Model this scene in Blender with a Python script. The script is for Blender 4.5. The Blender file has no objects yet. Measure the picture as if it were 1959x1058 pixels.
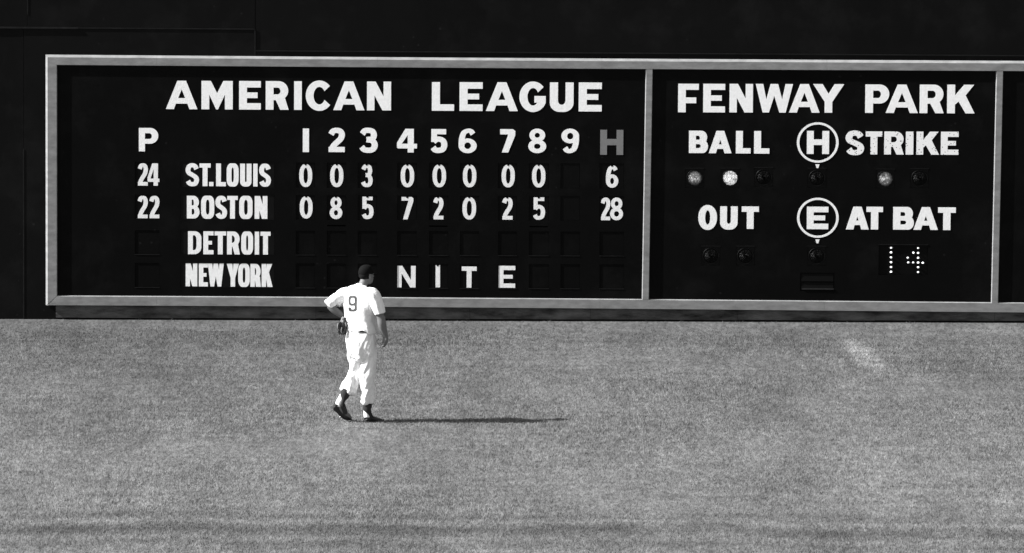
import bpy, bmesh, math, random
import numpy as np
from mathutils import Vector, Matrix, noise
from mathutils.geometry import delaunay_2d_cdt

random.seed(7)
S = bpy.context.scene
COL = S.collection

# ------------------------------------------------------------------ camera
CAM_H, CAM_D, F_PX = 12.0, 100.0, 14000.0      # press-box telephoto, 100 m from the wall
PITCH, ROLL = math.radians(6.507), math.radians(0.37)
cam_data = bpy.data.cameras.new('camera')
cam_data.sensor_width = 36.0
cam_data.lens = F_PX / 1959.0 * 36.0
cam_data.clip_start, cam_data.clip_end = 1.0, 2000.0
cam = bpy.data.objects.new('camera', cam_data)
COL.objects.link(cam)
cam.location = (0, -CAM_D, CAM_H)
CAM_ROT = Matrix.Rotation(math.pi / 2 - PITCH, 3, 'X') @ Matrix.Rotation(ROLL, 3, 'Z')
cam.rotation_euler = CAM_ROT.to_euler()
S.camera = cam

# ------------------------------------------------------------------ sky, sun, exposure
SUN_EL, SUN_A = math.radians(37.9), math.radians(8.2)   # sun low on the left, a little behind the camera
world = bpy.data.worlds.new('World')
S.world = world
world.use_nodes = True
wn, wl_ = world.node_tree.nodes, world.node_tree.links
wn.clear()
sky = wn.new('ShaderNodeTexSky')
sky.sky_type = 'NISHITA'
sky.sun_disc = False
sky.sun_elevation = SUN_EL
SUN_DIR = Vector((-math.cos(SUN_EL) * math.cos(SUN_A), -math.cos(SUN_EL) * math.sin(SUN_A), math.sin(SUN_EL)))
sky.sun_rotation = math.atan2(SUN_DIR.x, SUN_DIR.y)
bw = wn.new('ShaderNodeRGBToBW')             # black-and-white film: the whole place is neutral
bg = wn.new('ShaderNodeBackground')
bg.inputs['Strength'].default_value = 0.08
wo = wn.new('ShaderNodeOutputWorld')
wl_.new(sky.outputs[0], bw.inputs[0]); wl_.new(bw.outputs[0], bg.inputs['Color']); wl_.new(bg.outputs[0], wo.inputs[0])
sl = bpy.data.lights.new('sun', 'SUN')
sl.energy = 5.0
sl.angle = math.radians(0.53)
sun = bpy.data.objects.new('sun', sl)
sun.rotation_euler = SUN_DIR.to_track_quat('Z', 'Y').to_euler()
sun.location = (-20, -20, 30)
COL.objects.link(sun)
S.view_settings.view_transform = 'Standard'
S.view_settings.look = 'None'
S.view_settings.gamma = 1.0
S.view_settings.use_curve_mapping = False
S.view_settings.exposure = 1.5
S.render.engine = 'CYCLES'
S.cycles.max_bounces = 6

# ------------------------------------------------------------------ pixel of the photograph -> point in the place
def ray(px, py):
    return CAM_ROT @ Vector(((px - 979.5) / F_PX, (529.0 - py) / F_PX, -1.0))

def at(px, py, Y=0.0):
    d = ray(px, py)
    k = (Y + CAM_D) / d.y
    return Vector((d.x * k, Y, CAM_H + d.z * k))

def ground_at(px, py):
    d = ray(px, py)
    k = -CAM_H / d.z
    return Vector((d.x * k, d.y * k - CAM_D, 0.0))

PXM = 139.0        # pixels per metre on the wall

# ------------------------------------------------------------------ materials
def mat(name, albedo, rough=0.8, spec=0.25, var=0.0, scale=8.0, bump=0.0, bscale=60.0, stretch=(1, 1, 1), lo_hi=None, metal=0.0, detail=5):
    m = bpy.data.materials.new(name)
    m.use_nodes = True
    n, l = m.node_tree.nodes, m.node_tree.links
    b = n['Principled BSDF']
    b.inputs['Roughness'].default_value = rough
    b.inputs['Specular IOR Level'].default_value = spec
    b.inputs['Metallic'].default_value = metal
    b.inputs['Base Color'].default_value = (albedo, albedo, albedo, 1)
    tc = n.new('ShaderNodeNewGeometry')
    mp = n.new('ShaderNodeMapping'); mp.inputs['Scale'].default_value = stretch
    l.new(tc.outputs['Position'], mp.inputs['Vector'])
    if var > 0 or lo_hi:
        t = n.new('ShaderNodeTexNoise'); t.inputs['Scale'].default_value = scale
        t.inputs['Detail'].default_value = detail; t.inputs['Roughness'].default_value = 0.62
        l.new(mp.outputs[0], t.inputs['Vector'])
        r = n.new('ShaderNodeMapRange')
        r.inputs['From Min'].default_value = 0.3; r.inputs['From Max'].default_value = 0.7
        lo, hi = lo_hi if lo_hi else (albedo * (1 - var), albedo * (1 + var))
        r.inputs['To Min'].default_value = lo; r.inputs['To Max'].default_value = min(hi, 0.9)
        l.new(t.outputs['Fac'], r.inputs['Value'])
        l.new(r.outputs[0], b.inputs['Base Color'])
    if bump > 0:
        t2 = n.new('ShaderNodeTexNoise'); t2.inputs['Scale'].default_value = bscale; t2.inputs['Detail'].default_value = 4
        l.new(mp.outputs[0], t2.inputs['Vector'])
        bp = n.new('ShaderNodeBump'); bp.inputs['Strength'].default_value = bump; bp.inputs['Distance'].default_value = 0.01
        l.new(t2.outputs['Fac'], bp.inputs['Height']); l.new(bp.outputs[0], b.inputs['Normal'])
    return m

M_WALL = mat('wall_black_tin', .0010, .55, .085, .7, 1.1, .12, 6, (1, 1, .6))
M_BOARD = mat('board_black_paint', .0006, .55, .065, .6, 1.7, .08, 20)
M_PLATE = mat('card_black_paint', .0010, .5, .07, .3, 6, .1, 30)
M_NAMEPLATE = mat('name_board_paint', .0026, .5, .09, .3, 6, .1, 30)
M_HOLE = mat('dark_recess', .0015, .8, .02)
M_TRIM = mat('wall_trim_paint', .0035, .6, .15, .8, 5, .2, 30)
M_SILL = mat('sill_worn_paint', .0045, .6, .15, .9, 9)
M_FRAME = mat('frame_grey_paint', .18, .75, .15, .24, 5.0, .07, 35, (1, 1, 2.5), detail=8)
M_PAINT = mat('white_letter_paint', .76, .8, .15, .075, 22, .15, 60, detail=8)
M_CARD = mat('white_card_numeral', .70, .8, .15, .10, 16, .15, 60, detail=8)
M_GREY = mat('grey_letter_paint', .155, .8, .1, .08, 12)
M_BASE = mat('stained_wall_base', .10, .9, .1, .6, 5.0, .5, 25, (.5, 1, 1.6), lo_hi=(.010, .105), detail=8)
M_LENS = mat('lamp_lens_unlit', .0012, .45, .07, .5, 40, .6, 60)
M_RIM = mat('lamp_rim', .0015, .45, .1)
M_JERSEY = mat('white_flannel', .70, .9, .05, .04, 12, .3, 60)
M_TROUSER = mat('white_flannel_trousers', .66, .9, .05, .06, 9, .3, 40)
M_SKIN = mat('player_skin', .125, .6, .2, .10, 30)  # slightly mottled grey, the same for all bare skin
M_CAP = mat('dark_cap_wool', .005, .85, .05, .2, 60)
M_SOCK = mat('dark_stirrup_wool', .028, .9, .05, .2, 80)
M_SANI = mat('white_sock', .72, .9, .05, .05, 60)
M_SHOE = mat('black_shoe_leather', .014, .4, .35, .3, 40)
M_GLOVE = mat('dark_glove_leather', .016, .42, .35, .3, 35, .6, 60)
M_GLOVE_L = mat('pale_glove_leather', .16, .5, .4, .3, 35)  # paler tone for the narrow rolls on the glove
M_NUM = mat('jersey_number_felt', .05, .9, .05, .1, 60)
M_BELT = mat('dark_belt', .012, .5, .3)
M_HAIR = mat('dark_hair', .006, .8, .08, .3, 120)
M_CLEAT = mat('steel_cleat', .5, .3, .5, metal=1.0)

# lettering on the weathered word: white paint with small dark chips
M_CHIP = mat('chipped_white_paint', .74, .8, .15)
def _chips(m):
    n, l = m.node_tree.nodes, m.node_tree.links
    b = n['Principled BSDF']; g = n.new('ShaderNodeNewGeometry')
    v = n.new('ShaderNodeTexVoronoi'); v.inputs['Scale'].default_value = 27.0
    l.new(g.outputs['Position'], v.inputs['Vector'])
    nz = n.new('ShaderNodeTexNoise'); nz.inputs['Scale'].default_value = 11.0
    l.new(g.outputs['Position'], nz.inputs['Vector'])
    md = n.new('ShaderNodeMath'); md.operation = 'MULTIPLY_ADD'
    md.inputs[1].default_value = -0.34; md.inputs[2].default_value = 0.0
    l.new(nz.outputs['Fac'], md.inputs[0])
    ad = n.new('ShaderNodeMath'); ad.operation = 'ADD'
    l.new(v.outputs['Distance'], ad.inputs[0]); l.new(md.outputs[0], ad.inputs[1])
    r = n.new('ShaderNodeMapRange')
    r.inputs['From Min'].default_value = 0.0; r.inputs['From Max'].default_value = 0.05
    r.inputs['To Min'].default_value = .10; r.inputs['To Max'].default_value = .74
    l.new(ad.outputs[0], r.inputs['Value']); l.new(r.outputs[0], b.inputs['Base Color'])
_chips(M_CHIP)

def weather(m, amt, speck):
    n, l = m.node_tree.nodes, m.node_tree.links
    b = n['Principled BSDF']; g = n.new('ShaderNodeNewGeometry')
    src = b.inputs['Base Color'].links[0].from_socket
    t = n.new('ShaderNodeTexNoise'); t.inputs['Scale'].default_value = 1.3; t.inputs['Detail'].default_value = 10; t.inputs['Roughness'].default_value = .68
    l.new(g.outputs['Position'], t.inputs['Vector'])
    r = n.new('ShaderNodeMapRange'); r.inputs['From Min'].default_value = .50; r.inputs['From Max'].default_value = .74
    r.inputs['To Min'].default_value = 0; r.inputs['To Max'].default_value = amt
    l.new(t.outputs['Fac'], r.inputs['Value'])
    v = n.new('ShaderNodeTexVoronoi'); v.inputs['Scale'].default_value = 7.0; l.new(g.outputs['Position'], v.inputs['Vector'])
    c = n.new('ShaderNodeTexNoise'); c.inputs['Scale'].default_value = 1.1; l.new(g.outputs['Position'], c.inputs['Vector'])
    th = n.new('ShaderNodeMapRange'); th.inputs['From Min'].default_value = .48; th.inputs['From Max'].default_value = .62
    th.inputs['To Min'].default_value = 0; th.inputs['To Max'].default_value = .11; l.new(c.outputs['Fac'], th.inputs['Value'])
    lt = n.new('ShaderNodeMath'); lt.operation = 'LESS_THAN'; l.new(v.outputs['Distance'], lt.inputs[0]); l.new(th.outputs[0], lt.inputs[1])
    ms = n.new('ShaderNodeMath'); ms.operation = 'MULTIPLY'; ms.inputs[1].default_value = speck; l.new(lt.outputs[0], ms.inputs[0])
    a1 = n.new('ShaderNodeMath'); a1.operation = 'ADD'; l.new(src, a1.inputs[0]); l.new(r.outputs[0], a1.inputs[1])
    a2 = n.new('ShaderNodeMath'); a2.operation = 'ADD'; l.new(a1.outputs[0], a2.inputs[0]); l.new(ms.outputs[0], a2.inputs[1])
    l.new(a2.outputs[0], b.inputs['Base Color'])
weather(M_WALL, .0040, .006); weather(M_BOARD, .0032, .005)

def lit_lens(name, strength, contrast, scale, seed):
    """prismatic glass of a lit signal lamp: bulb glare broken up by the moulded ribs of the lens"""
    m = bpy.data.materials.new(name); m.use_nodes = True
    n, l = m.node_tree.nodes, m.node_tree.links
    b = n['Principled BSDF']; b.inputs['Base Color'].default_value = (.03, .03, .03, 1); b.inputs['Roughness'].default_value = .35
    tc = n.new('ShaderNodeTexCoord')
    mp = n.new('ShaderNodeMapping'); mp.inputs['Location'].default_value = (seed, seed * 2.3, 0)
    l.new(tc.outputs['Object'], mp.inputs['Vector'])
    v = n.new('ShaderNodeTexVoronoi'); v.feature = 'DISTANCE_TO_EDGE'; v.inputs['Scale'].default_value = scale
    l.new(mp.outputs[0], v.inputs['Vector'])
    nz = n.new('ShaderNodeTexNoise'); nz.inputs['Scale'].default_value = 24; nz.inputs['Detail'].default_value = 3
    l.new(mp.outputs[0], nz.inputs['Vector'])
    ln = n.new('ShaderNodeVectorMath'); ln.operation = 'LENGTH'
    l.new(tc.outputs['Object'], ln.inputs[0])
    core = n.new('ShaderNodeMapRange'); core.inputs['From Min'].default_value = .015; core.inputs['From Max'].default_value = .085; core.inputs['To Min'].default_value = 1.0; core.inputs['To Max'].default_value = contrast
    l.new(ln.outputs['Value'], core.inputs['Value'])
    a = n.new('ShaderNodeMapRange'); a.inputs['From Min'].default_value = .02; a.inputs['From Max'].default_value = .16
    a.inputs['To Min'].default_value = .25; a.inputs['To Max'].default_value = 1.1
    l.new(v.outputs['Distance'], a.inputs['Value'])
    c = n.new('ShaderNodeMapRange'); c.inputs['From Min'].default_value = .36; c.inputs['From Max'].default_value = .64
    c.inputs['To Min'].default_value = .15 + .5 * contrast; c.inputs['To Max'].default_value = 1.2
    l.new(nz.outputs['Fac'], c.inputs['Value'])
    m1 = n.new('ShaderNodeMath'); m1.operation = 'MULTIPLY'; l.new(a.outputs[0], m1.inputs[0]); l.new(c.outputs[0], m1.inputs[1])
    m2 = n.new('ShaderNodeMath'); m2.operation = 'MULTIPLY'; l.new(m1.outputs[0], m2.inputs[0]); l.new(core.outputs[0], m2.inputs[1])
    m3 = n.new('ShaderNodeMath'); m3.operation = 'MULTIPLY'; m3.inputs[1].default_value = strength; l.new(m2.outputs[0], m3.inputs[0])
    b.inputs['Emission Color'].default_value = (1, 1, 1, 1)
    l.new(m3.outputs[0], b.inputs['Emission Strength'])
    return m
M_LIT_BRIGHT = lit_lens('lens_lit_bright', .45, .58, 30, 1.0)
M_LIT_DIM = lit_lens('lens_lit_dim', .22, .05, 30, 4.0)
M_LIT_DIM2 = lit_lens('lens_lit_dim_b', .22, .05, 26, 9.0)
M_BULB = bpy.data.materials.new('lit_bulb'); M_BULB.use_nodes = True
_b = M_BULB.node_tree.nodes['Principled BSDF']; _b.inputs['Emission Color'].default_value = (1, 1, 1, 1); _oi = M_BULB.node_tree.nodes.new('ShaderNodeObjectInfo'); _mr = M_BULB.node_tree.nodes.new('ShaderNodeMapRange')
_mr.inputs['To Min'].default_value = .10; _mr.inputs['To Max'].default_value = .5
M_BULB.node_tree.links.new(_oi.outputs['Random'], _mr.inputs['Value']); M_BULB.node_tree.links.new(_mr.outputs[0], _b.inputs['Emission Strength'])

# ------------------------------------------------------------------ object helpers
WL = {}
def thing(name, label, cat, loc, group=None):
    o = bpy.data.objects.new(name, None); COL.objects.link(o)
    o.location = loc; WL[o.name] = Vector(loc)
    o.empty_display_size = .2
    o['label'] = label; o['category'] = cat
    if group: o['group'] = group
    return o

def link_mesh(name, verts, faces, material, parent=None, smooth=False, origin=None, me=None):
    if me is None:
        vs = np.array([tuple(v) for v in verts], dtype=float)
        c = (vs.min(0) + vs.max(0)) / 2 if origin is None else np.array(tuple(origin))
        me = bpy.data.meshes.new(name)
        me.from_pydata([tuple(v) for v in (vs - c)], [], faces)
        me.validate(); me.update()
        me.materials.append(material)
        if smooth:
            me.polygons.foreach_set('use_smooth', [True] * len(me.polygons))
    else:
        c = np.array(tuple(origin))
    o = bpy.data.objects.new(name, me); COL.objects.link(o)
    WL[o.name] = Vector(c)
    if parent is not None:
        o.parent = parent
        o.location = Vector(c) - WL[parent.name]
    else:
        o.location = Vector(c)
    return o

BOXF = [(0, 1, 2, 3), (7, 6, 5, 4), (0, 4, 5, 1), (1, 5, 6, 2), (2, 6, 7, 3), (3, 7, 4, 0)]
def box_vf(x0, x1, y0, y1, z0, z1):
    return ([(x0, y0, z0), (x1, y0, z0), (x1, y0, z1), (x0, y0, z1), (x0, y1, z0), (x1, y1, z0), (x1, y1, z1), (x0, y1, z1)], BOXF)

def box(name, x0, x1, y0, y1, z0, z1, m, parent=None):
    v, f = box_vf(x0, x1, y0, y1, z0, z1)
    return link_mesh(name, v, f, m, parent)

def frustum(name, back, front, yb, yf, m, parent):
    """moulding piece: four back points and four front points (x,z), bevelled all round"""
    v = [(p[0], yf, p[1]) for p in front] + [(p[0], yb, p[1]) for p in back]
    return link_mesh(name, v, BOXF, m, parent)

# ------------------------------------------------------------------ flat shapes by constrained triangulation
def shape_mesh(groups, y_front, y_back):
    """groups: [(positive polygon, [negative polygons])]; returns verts, faces of the extruded union"""
    verts, faces, role = [], [], []
    for gi, (pos, negs) in enumerate(groups):
        for poly, sgn in [(pos, 1)] + [(q, -1) for q in negs]:
            a = sum(poly[i][0] * poly[(i + 1) % len(poly)][1] - poly[(i + 1) % len(poly)][0] * poly[i][1] for i in range(len(poly)))
            if a < 0: poly = poly[::-1]
            base = len(verts)
            verts += [Vector((p[0], p[1])) for p in poly]
            faces.append(list(range(base, base + len(poly))))
            role.append((gi, sgn))
    cons = []
    for f in faces:
        cons += [(f[i], f[(i + 1) % len(f)]) for i in range(len(f))]
    ov, oe, of, _, _, _ = delaunay_2d_cdt(verts, cons, [], 0, 1e-6)
    def inside(x, y, poly):
        r = False
        for i in range(len(poly)):
            (xa, ya), (xb, yb) = poly[i], poly[i - 1]
            if (ya > y) != (yb > y) and x < (xb - xa) * (y - ya) / (yb - ya) + xa: r = not r
        return r
    tris = []
    for t in of:
        cx = sum(ov[i][0] for i in t) / len(t); cy = sum(ov[i][1] for i in t) / len(t)
        if any(inside(cx, cy, pos) and not any(inside(cx, cy, q) for q in negs) for pos, negs in groups):
            tris.append(tuple(t))
    edges = {}
    for t in tris:
        for i in range(len(t)):
            edges[(t[i], t[(i + 1) % len(t)])] = True
    used = sorted({i for t in tris for i in t})
    remap = {o_: i for i, o_ in enumerate(used)}
    ov = [ov[i] for i in used]
    tris = [tuple(remap[i] for i in t) for t in tris]
    edges = {(remap[a], remap[b]): True for a, b in edges}
    n = len(ov)
    V = [(p[0], y_front, p[1]) for p in ov] + [(p[0], y_back, p[1]) for p in ov]
    Fc = [t for t in tris]
    for (a, b) in edges:
        if (b, a) not in edges:
            Fc.append((b, a, a + n, b + n))
    return V, Fc

def rect(x0, y0, x1, y1): return [(x0, y0), (x1, y0), (x1, y1), (x0, y1)]

def rrect(x0, y0, x1, y1, rx, ry, n=9, left=True, pw=1.0):
    """rounded rectangle; left=False keeps square corners on the left"""
    pts = []
    def corner(cx, cy, a0):
        for i in range(n + 1):
            a = a0 + math.pi / 2 * i / n
            c, s = math.cos(a), math.sin(a)
            pts.append((cx + rx * math.copysign(abs(c) ** pw, c), cy + ry * math.copysign(abs(s) ** pw, s)))
    if left: corner(x0 + rx, y0 + ry, math.pi)
    else: pts.append((x0, y0))
    corner(x1 - rx, y0 + ry, -math.pi / 2)
    corner(x1 - rx, y1 - ry, 0)
    if left: corner(x0 + rx, y1 - ry, math.pi / 2)
    else: pts.append((x0, y1))
    out = []
    for p in pts:
        if not out or (abs(p[0] - out[-1][0]) + abs(p[1] - out[-1][1])) > 1e-5: out.append(p)
    while len(out) > 3 and (abs(out[0][0] - out[-1][0]) + abs(out[0][1] - out[-1][1])) < 1e-5: out.pop()
    return out

def catmull(P, n=8):
    P = [Vector(p) for p in P]
    Q = [2 * P[0] - P[1]] + P + [2 * P[-1] - P[-2]]
    out = []
    for i in range(1, len(Q) - 2):
        for k in range(n):
            t = k / n
            out.append(.5 * ((2 * Q[i]) + (-Q[i - 1] + Q[i + 1]) * t + (2 * Q[i - 1] - 5 * Q[i] + 4 * Q[i + 1] - Q[i + 2]) * t * t + (-Q[i - 1] + 3 * Q[i] - 3 * Q[i + 1] + Q[i + 2]) * t ** 3))
    out.append(P[-1])
    return out

def band(norm, w, h, t, u, n=7):
    """stroke along a curve given in 0..1 of the inset box; thickness t on upright runs, u on level runs"""
    pts = catmull([(t / 2 + p[0] * (w - t), u / 2 + p[1] * (h - u)) for p in norm], n)
    L, R = [], []
    for i, p in enumerate(pts):
        d = (pts[min(i + 1, len(pts) - 1)] - pts[max(i - 1, 0)]).normalized()
        th = math.hypot(t * d.y, u * d.x) / 2
        nn = Vector((-d.y, d.x)) * th
        L.append(p + nn); R.append(p - nn)
    return [([tuple(L[i]), tuple(R[i]), tuple(R[i + 1]), tuple(L[i + 1])], []) for i in range(len(pts) - 1)]

def glyph(ch, w, h, t, u, round_=1.0):
    G = []
    if ch in '689' and u > .06: u *= .80; t *= .95
    if ch == 'A':
        a, s, b0 = .56 * t, 1.0 * t, .195 * h
        b1 = b0 + .86 * u; k = (w / 2 - a) / h
        top = min((w / 2 - s) / k, h * .8)
        G.append(([(0, 0), (w, 0), (w / 2 + a, h), (w / 2 - a, h)],
                  [[(s, -.01), (w - s, -.01), (w - k * b0 - s, b0), (k * b0 + s, b0)],
                   [(k * b1 + s, b1), (w - k * b1 - s, b1), (w / 2, top)]]))
    elif ch == 'M':
        G += [(rect(0, 0, t, h), []), (rect(w - t, 0, w, h), [])]
        G.append(([(0, h), (t, .52 * h), (w / 2 - .03 * w, 0), (w / 2 + .03 * w, 0), (w - t, .52 * h), (w, h), (w - 1.2 * t, h), (w / 2, .57 * h), (1.2 * t, h)], []))
    elif ch in 'EF':
        G.append((rect(0, 0, t, h), []))
        G.append((rect(0, h - u, w, h), []))
        if ch == 'E':
            G.append((rect(0, 0, w, u), [])); G.append((rect(0, h / 2 - u * .43, w * .85, h / 2 + u * .45), []))
        else: G.append((rect(0, .32 * h, w * .88, .32 * h + u * .95), []))
    elif ch == 'L': G += [(rect(0, 0, t, h), []), (rect(0, 0, w, u), [])]
    elif ch == 'T': G += [(rect((w - t) / 2, 0, (w + t) / 2, h), []), (rect(0, h - u, w, h), [])]
    elif ch in 'I1|.': G.append((rect(0, 0, w, h), []))
    elif ch == 'H': G += [(rect(0, 0, t, h), []), (rect(w - t, 0, w, h), []), (rect(0, h / 2 - u / 2 + .01 * h, w, h / 2 + u / 2 + .01 * h), [])]
    elif ch == 'N':
        G += [(rect(0, 0, t * .96, h), []), (rect(w - t * .96, 0, w, h), [])]
        G.append(([(0, h), (1.1 * t, h), (w, 0), (w - 1.1 * t, 0)], []))
    elif ch in 'PR':
        y0 = .33 * h if ch == 'P' else .335 * h
        r = min((h - y0) / 2, w * .5)
        G.append((rect(0, 0, t, h), []))
        ri = max((h - y0 - 2 * u) / 2, .01)
        G.append((rrect(0, y0, w * (.98 if ch == 'R' else 1), h, r, (h - y0) / 2, left=False), [rrect(t, y0 + u * .9, w * .98 - t, h - u, min(ri, w * .98 - 2 * t) * .9, (h - y0 - 1.9 * u) / 2 * .98, left=False)]))
        if ch == 'R': G.append(([(.40 * w, y0 + u * .3), (.44 * w + 1.1 * t, y0 + u * .6), (w, 0), (w - 1.08 * t, 0)], []))
    elif ch == 'B':
        m = h * .50
        rr = min(w * .45, m / 2)
        G.append((rrect(0, m - u * .35, w * .95, h, rr, (h - m + u * .35) / 2, left=False), [rrect(t, m + u * .32, w * .93 - t, h - u * .95, min(rr * .5, .4 * (w * .93 - 2 * t)), (h - m - u * 1.27) / 2 * .96, left=False)]))
        G.append((rrect(0, 0, w, m + u * .42, rr, (m + u * .42) / 2, left=False), [rrect(t, u * .95, w * .98 - t, m - u * .42, min(rr * .5, .4 * (w * .98 - 2 * t)), (m - u * 1.37) / 2 * .96, left=False)]))
    elif ch == 'D':
        G.append((rrect(0, 0, w, h, w * .55, h * .3, left=False), [rrect(t, u, w - t, h - u, (w - 2 * t) * .6, h * .2, left=False)]))
    elif ch in 'O0':
        k = round_
        G.append((rrect(0, 0, w, h, w / 2 * (.55 + .45 * k), h * (.2 + .3 * k), n=12), [rrect(t, u, w - t, h - u, (w - 2 * t) / 2 * .98, (h - 2 * u) * (.16 + .33 * k), n=12)]))
    elif ch == 'U':
        r = w * .42
        G.append((rrect(0, 0, w, h + r, r, min(r, h * .3)), [rect(-.1, h, w + .1, h + r + .1), rrect(t, u * 1.1, w - t, h + r, (w - 2 * t) * .48, (w - 2 * t) * .6)]))
    elif ch == 'C':
        G.append((rrect(0, 0, w * 1.08, h, w * .54, h / 2, n=14), [rrect(t, u, w * 1.08 - t, h - u, (w * 1.08 - 2 * t) / 2, (h - 2 * u) / 2, n=14), [(w * .56, h * .5), (w * 1.02, h * .155), (w * 1.3, h * .2), (w * 1.3, h * .84), (w * 1.0, h * .86)]]))
    elif ch == 'G':
        G.append((rrect(0, 0, w * 1.04, h, w * .52, h / 2, n=14), [rrect(t, u, w * 1.04 - t, h - u, (w * 1.04 - 2 * t) / 2, (h - 2 * u) / 2, n=14), [(w * .56, h * .52), (w * 1.1, h * .52), (w * 1.3, h * .84), (w * .98, h * .88)], rect(w, -.1, w * 1.2, h * 1.1)]))
        G.append((rect(w * .57, h * .5 - u * .9, w, h * .5 + u * .12), [])); G.append((rect(w - t * .98, h * .30, w, h * .5), []))
    elif ch == 'S': G += band([(.97, .80), (.82, .94), (.52, 1), (.18, .95), (.02, .77), (.13, .6), (.5, .49), (.87, .37), (.98, .21), (.83, .04), (.5, 0), (.2, .04), (.02, .17)], w, h, t, u)
    elif ch == '2':
        G += band([(.05, .79), (.22, .95), (.52, 1), (.85, .95), (.98, .76), (.84, .54), (.5, .34), (.24, .16), (.14, .0)], w, h, t, u)
        G.append((rect(.075 * w, 0, w * .98, u), []))
    elif ch == '3':
        G += band([(.06, .82), (.24, .97), (.5, 1), (.82, .95), (.93, .76), (.8, .58), (.38, .54)], w, h, t, u)
        G += band([(.38, .53), (.82, .48), (1, .27), (.85, .05), (.5, 0), (.2, .04), (.02, .17)], w, h, t, u)
    elif ch == '5':
        G += [(rect(.08 * w, h - u, w * .93, h), []), (rect(.08 * w, .46 * h, .08 * w + t * .95, h), [])]
        G += band([(.06, .47), (.25, .56), (.52, .605), (.88, .52), (1, .3), (.87, .07), (.5, 0), (.2, .03), (.02, .16)], w, h, t, u)
    elif ch in '69':
        hb = .60 * h
        g6 = [(rrect(0, 0, w, hb, w / 2, hb / 2, n=12), [rrect(t, u, w - t, hb - u * .95, (w - 2 * t) / 2, (hb - 1.95 * u) / 2, n=12)])]
        g6 += band([(.93, .84), (.76, .97), (.52, 1), (.2, .9), (.03, .62), (0, .34), (.02, .25)], w, h, t, u)
        if ch == '9':
            g6 = [([(w - x, h - y) for x, y in p], [[(w - x, h - y) for x, y in q] for q in ng]) for p, ng in g6]
        G += g6
    elif ch == '8':
        a = .06 * w; y1 = .46 * h
        G.append((rrect(a, y1, w - a, h, w / 2 - a, (h - y1) / 2, n=12), [rrect(t + a * .6, y1 + u, w - t - a * .6, h - u, (w - 2 * t - 1.2 * a) / 2, (h - y1 - 2 * u) / 2, n=12)]))
        G.append((rrect(0, 0, w, .56 * h, w / 2, .28 * h, n=12), [rrect(t, u, w - t, .56 * h - u, (w - 2 * t) / 2, (.56 * h - 2 * u) / 2, n=12)]))
    elif ch == '7':
        G.append(([(0, h - u), (w, h - u), (w, h - .35 * u), (w - .45 * u, h), (0, h)], []))
        G.append(([(w - t * .95, h - .3 * u), (w, h - .35 * u), (w, h - u * 1.15), (w * .12 + t * 1.05, 0), (w * .12, 0), (w * .35, h * .42)], []))
    elif ch == '4':
        xs1 = w * .84; xs0 = xs1 - t; b0, b1 = .17 * h, .17 * h + u * .9
        G.append(([(xs0, 0), (xs1, 0), (xs1, h), (xs0 - .12 * w, h), (0, b1 + .04 * h), (.0, b0 + .04 * h), (.06 * w, b0), (xs0, b0)], [[(xs0, b1), (xs0, h * .74), (.24 * w, b1)]]))
        G.append((rect(xs1 - .01, b0, w, b1), []))
    elif ch == 'W':
        s = .98 * t; b1, b2 = .275 * w, .725 * w
        for x0, xb in ((0, b1), (w / 2 - s / 2, b1), (w / 2 - s / 2, b2), (w - s, b2)):
            G.append(([(xb - s * .42, 0), (xb + s * .42, 0), (x0 + s, h), (x0, h)], []))
    elif ch == 'Y':
        s = 1.25 * t
        G.append(([(w / 2 - t / 2, 0), (w / 2 + t / 2, 0), (w / 2 + t / 2, .38 * h), (w, h), (w - s, h), (w / 2, .66 * h), (s, h), (0, h), (w / 2 - t / 2, .38 * h)], []))
    elif ch == 'K':
        G.append((rect(0, 0, t, h), []))
        G.append(([(t * .9, .28 * h), (.66 * w, .62 * h), (w * .97, h), (w * .97 - 1.25 * t, h), (t * .9, .60 * h)], []))
        G.append(([(.36 * w, .5 * h), (w - 1.15 * t, 0), (w, 0), (.64 * w, .68 * h)], []))
    return G

GC = {}
def place_glyph(name, ch, x0, x1, y0, y1, t, u, m, parent, Y, round_=1.0, thick=.003):
    """box in photograph pixels on the plane Y; t,u in photograph pixels"""
    x0, x1, y0, y1 = x0 + .7, x1 - .3, y0 + .6, y1 - .1      # measured at the outer edge of the blur
    c = at((x0 + x1) / 2, (y0 + y1) / 2, Y)
    w, h = (x1 - x0) / PXM * (1 + Y / 100), (y1 - y0) / (PXM * .9935)
    V, Fc = shape_mesh(glyph(ch, w, h, t / PXM, u / PXM, round_), Y, Y + thick)
    V = [(x + c.x - w / 2, y, z + c.z - h / 2) for x, y, z in V]
    return link_mesh(name, V, Fc, m, parent)

# ------------------------------------------------------------------ ground
def ground_material():
    m = bpy.data.materials.new('turf'); m.use_nodes = True
    return m

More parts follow.
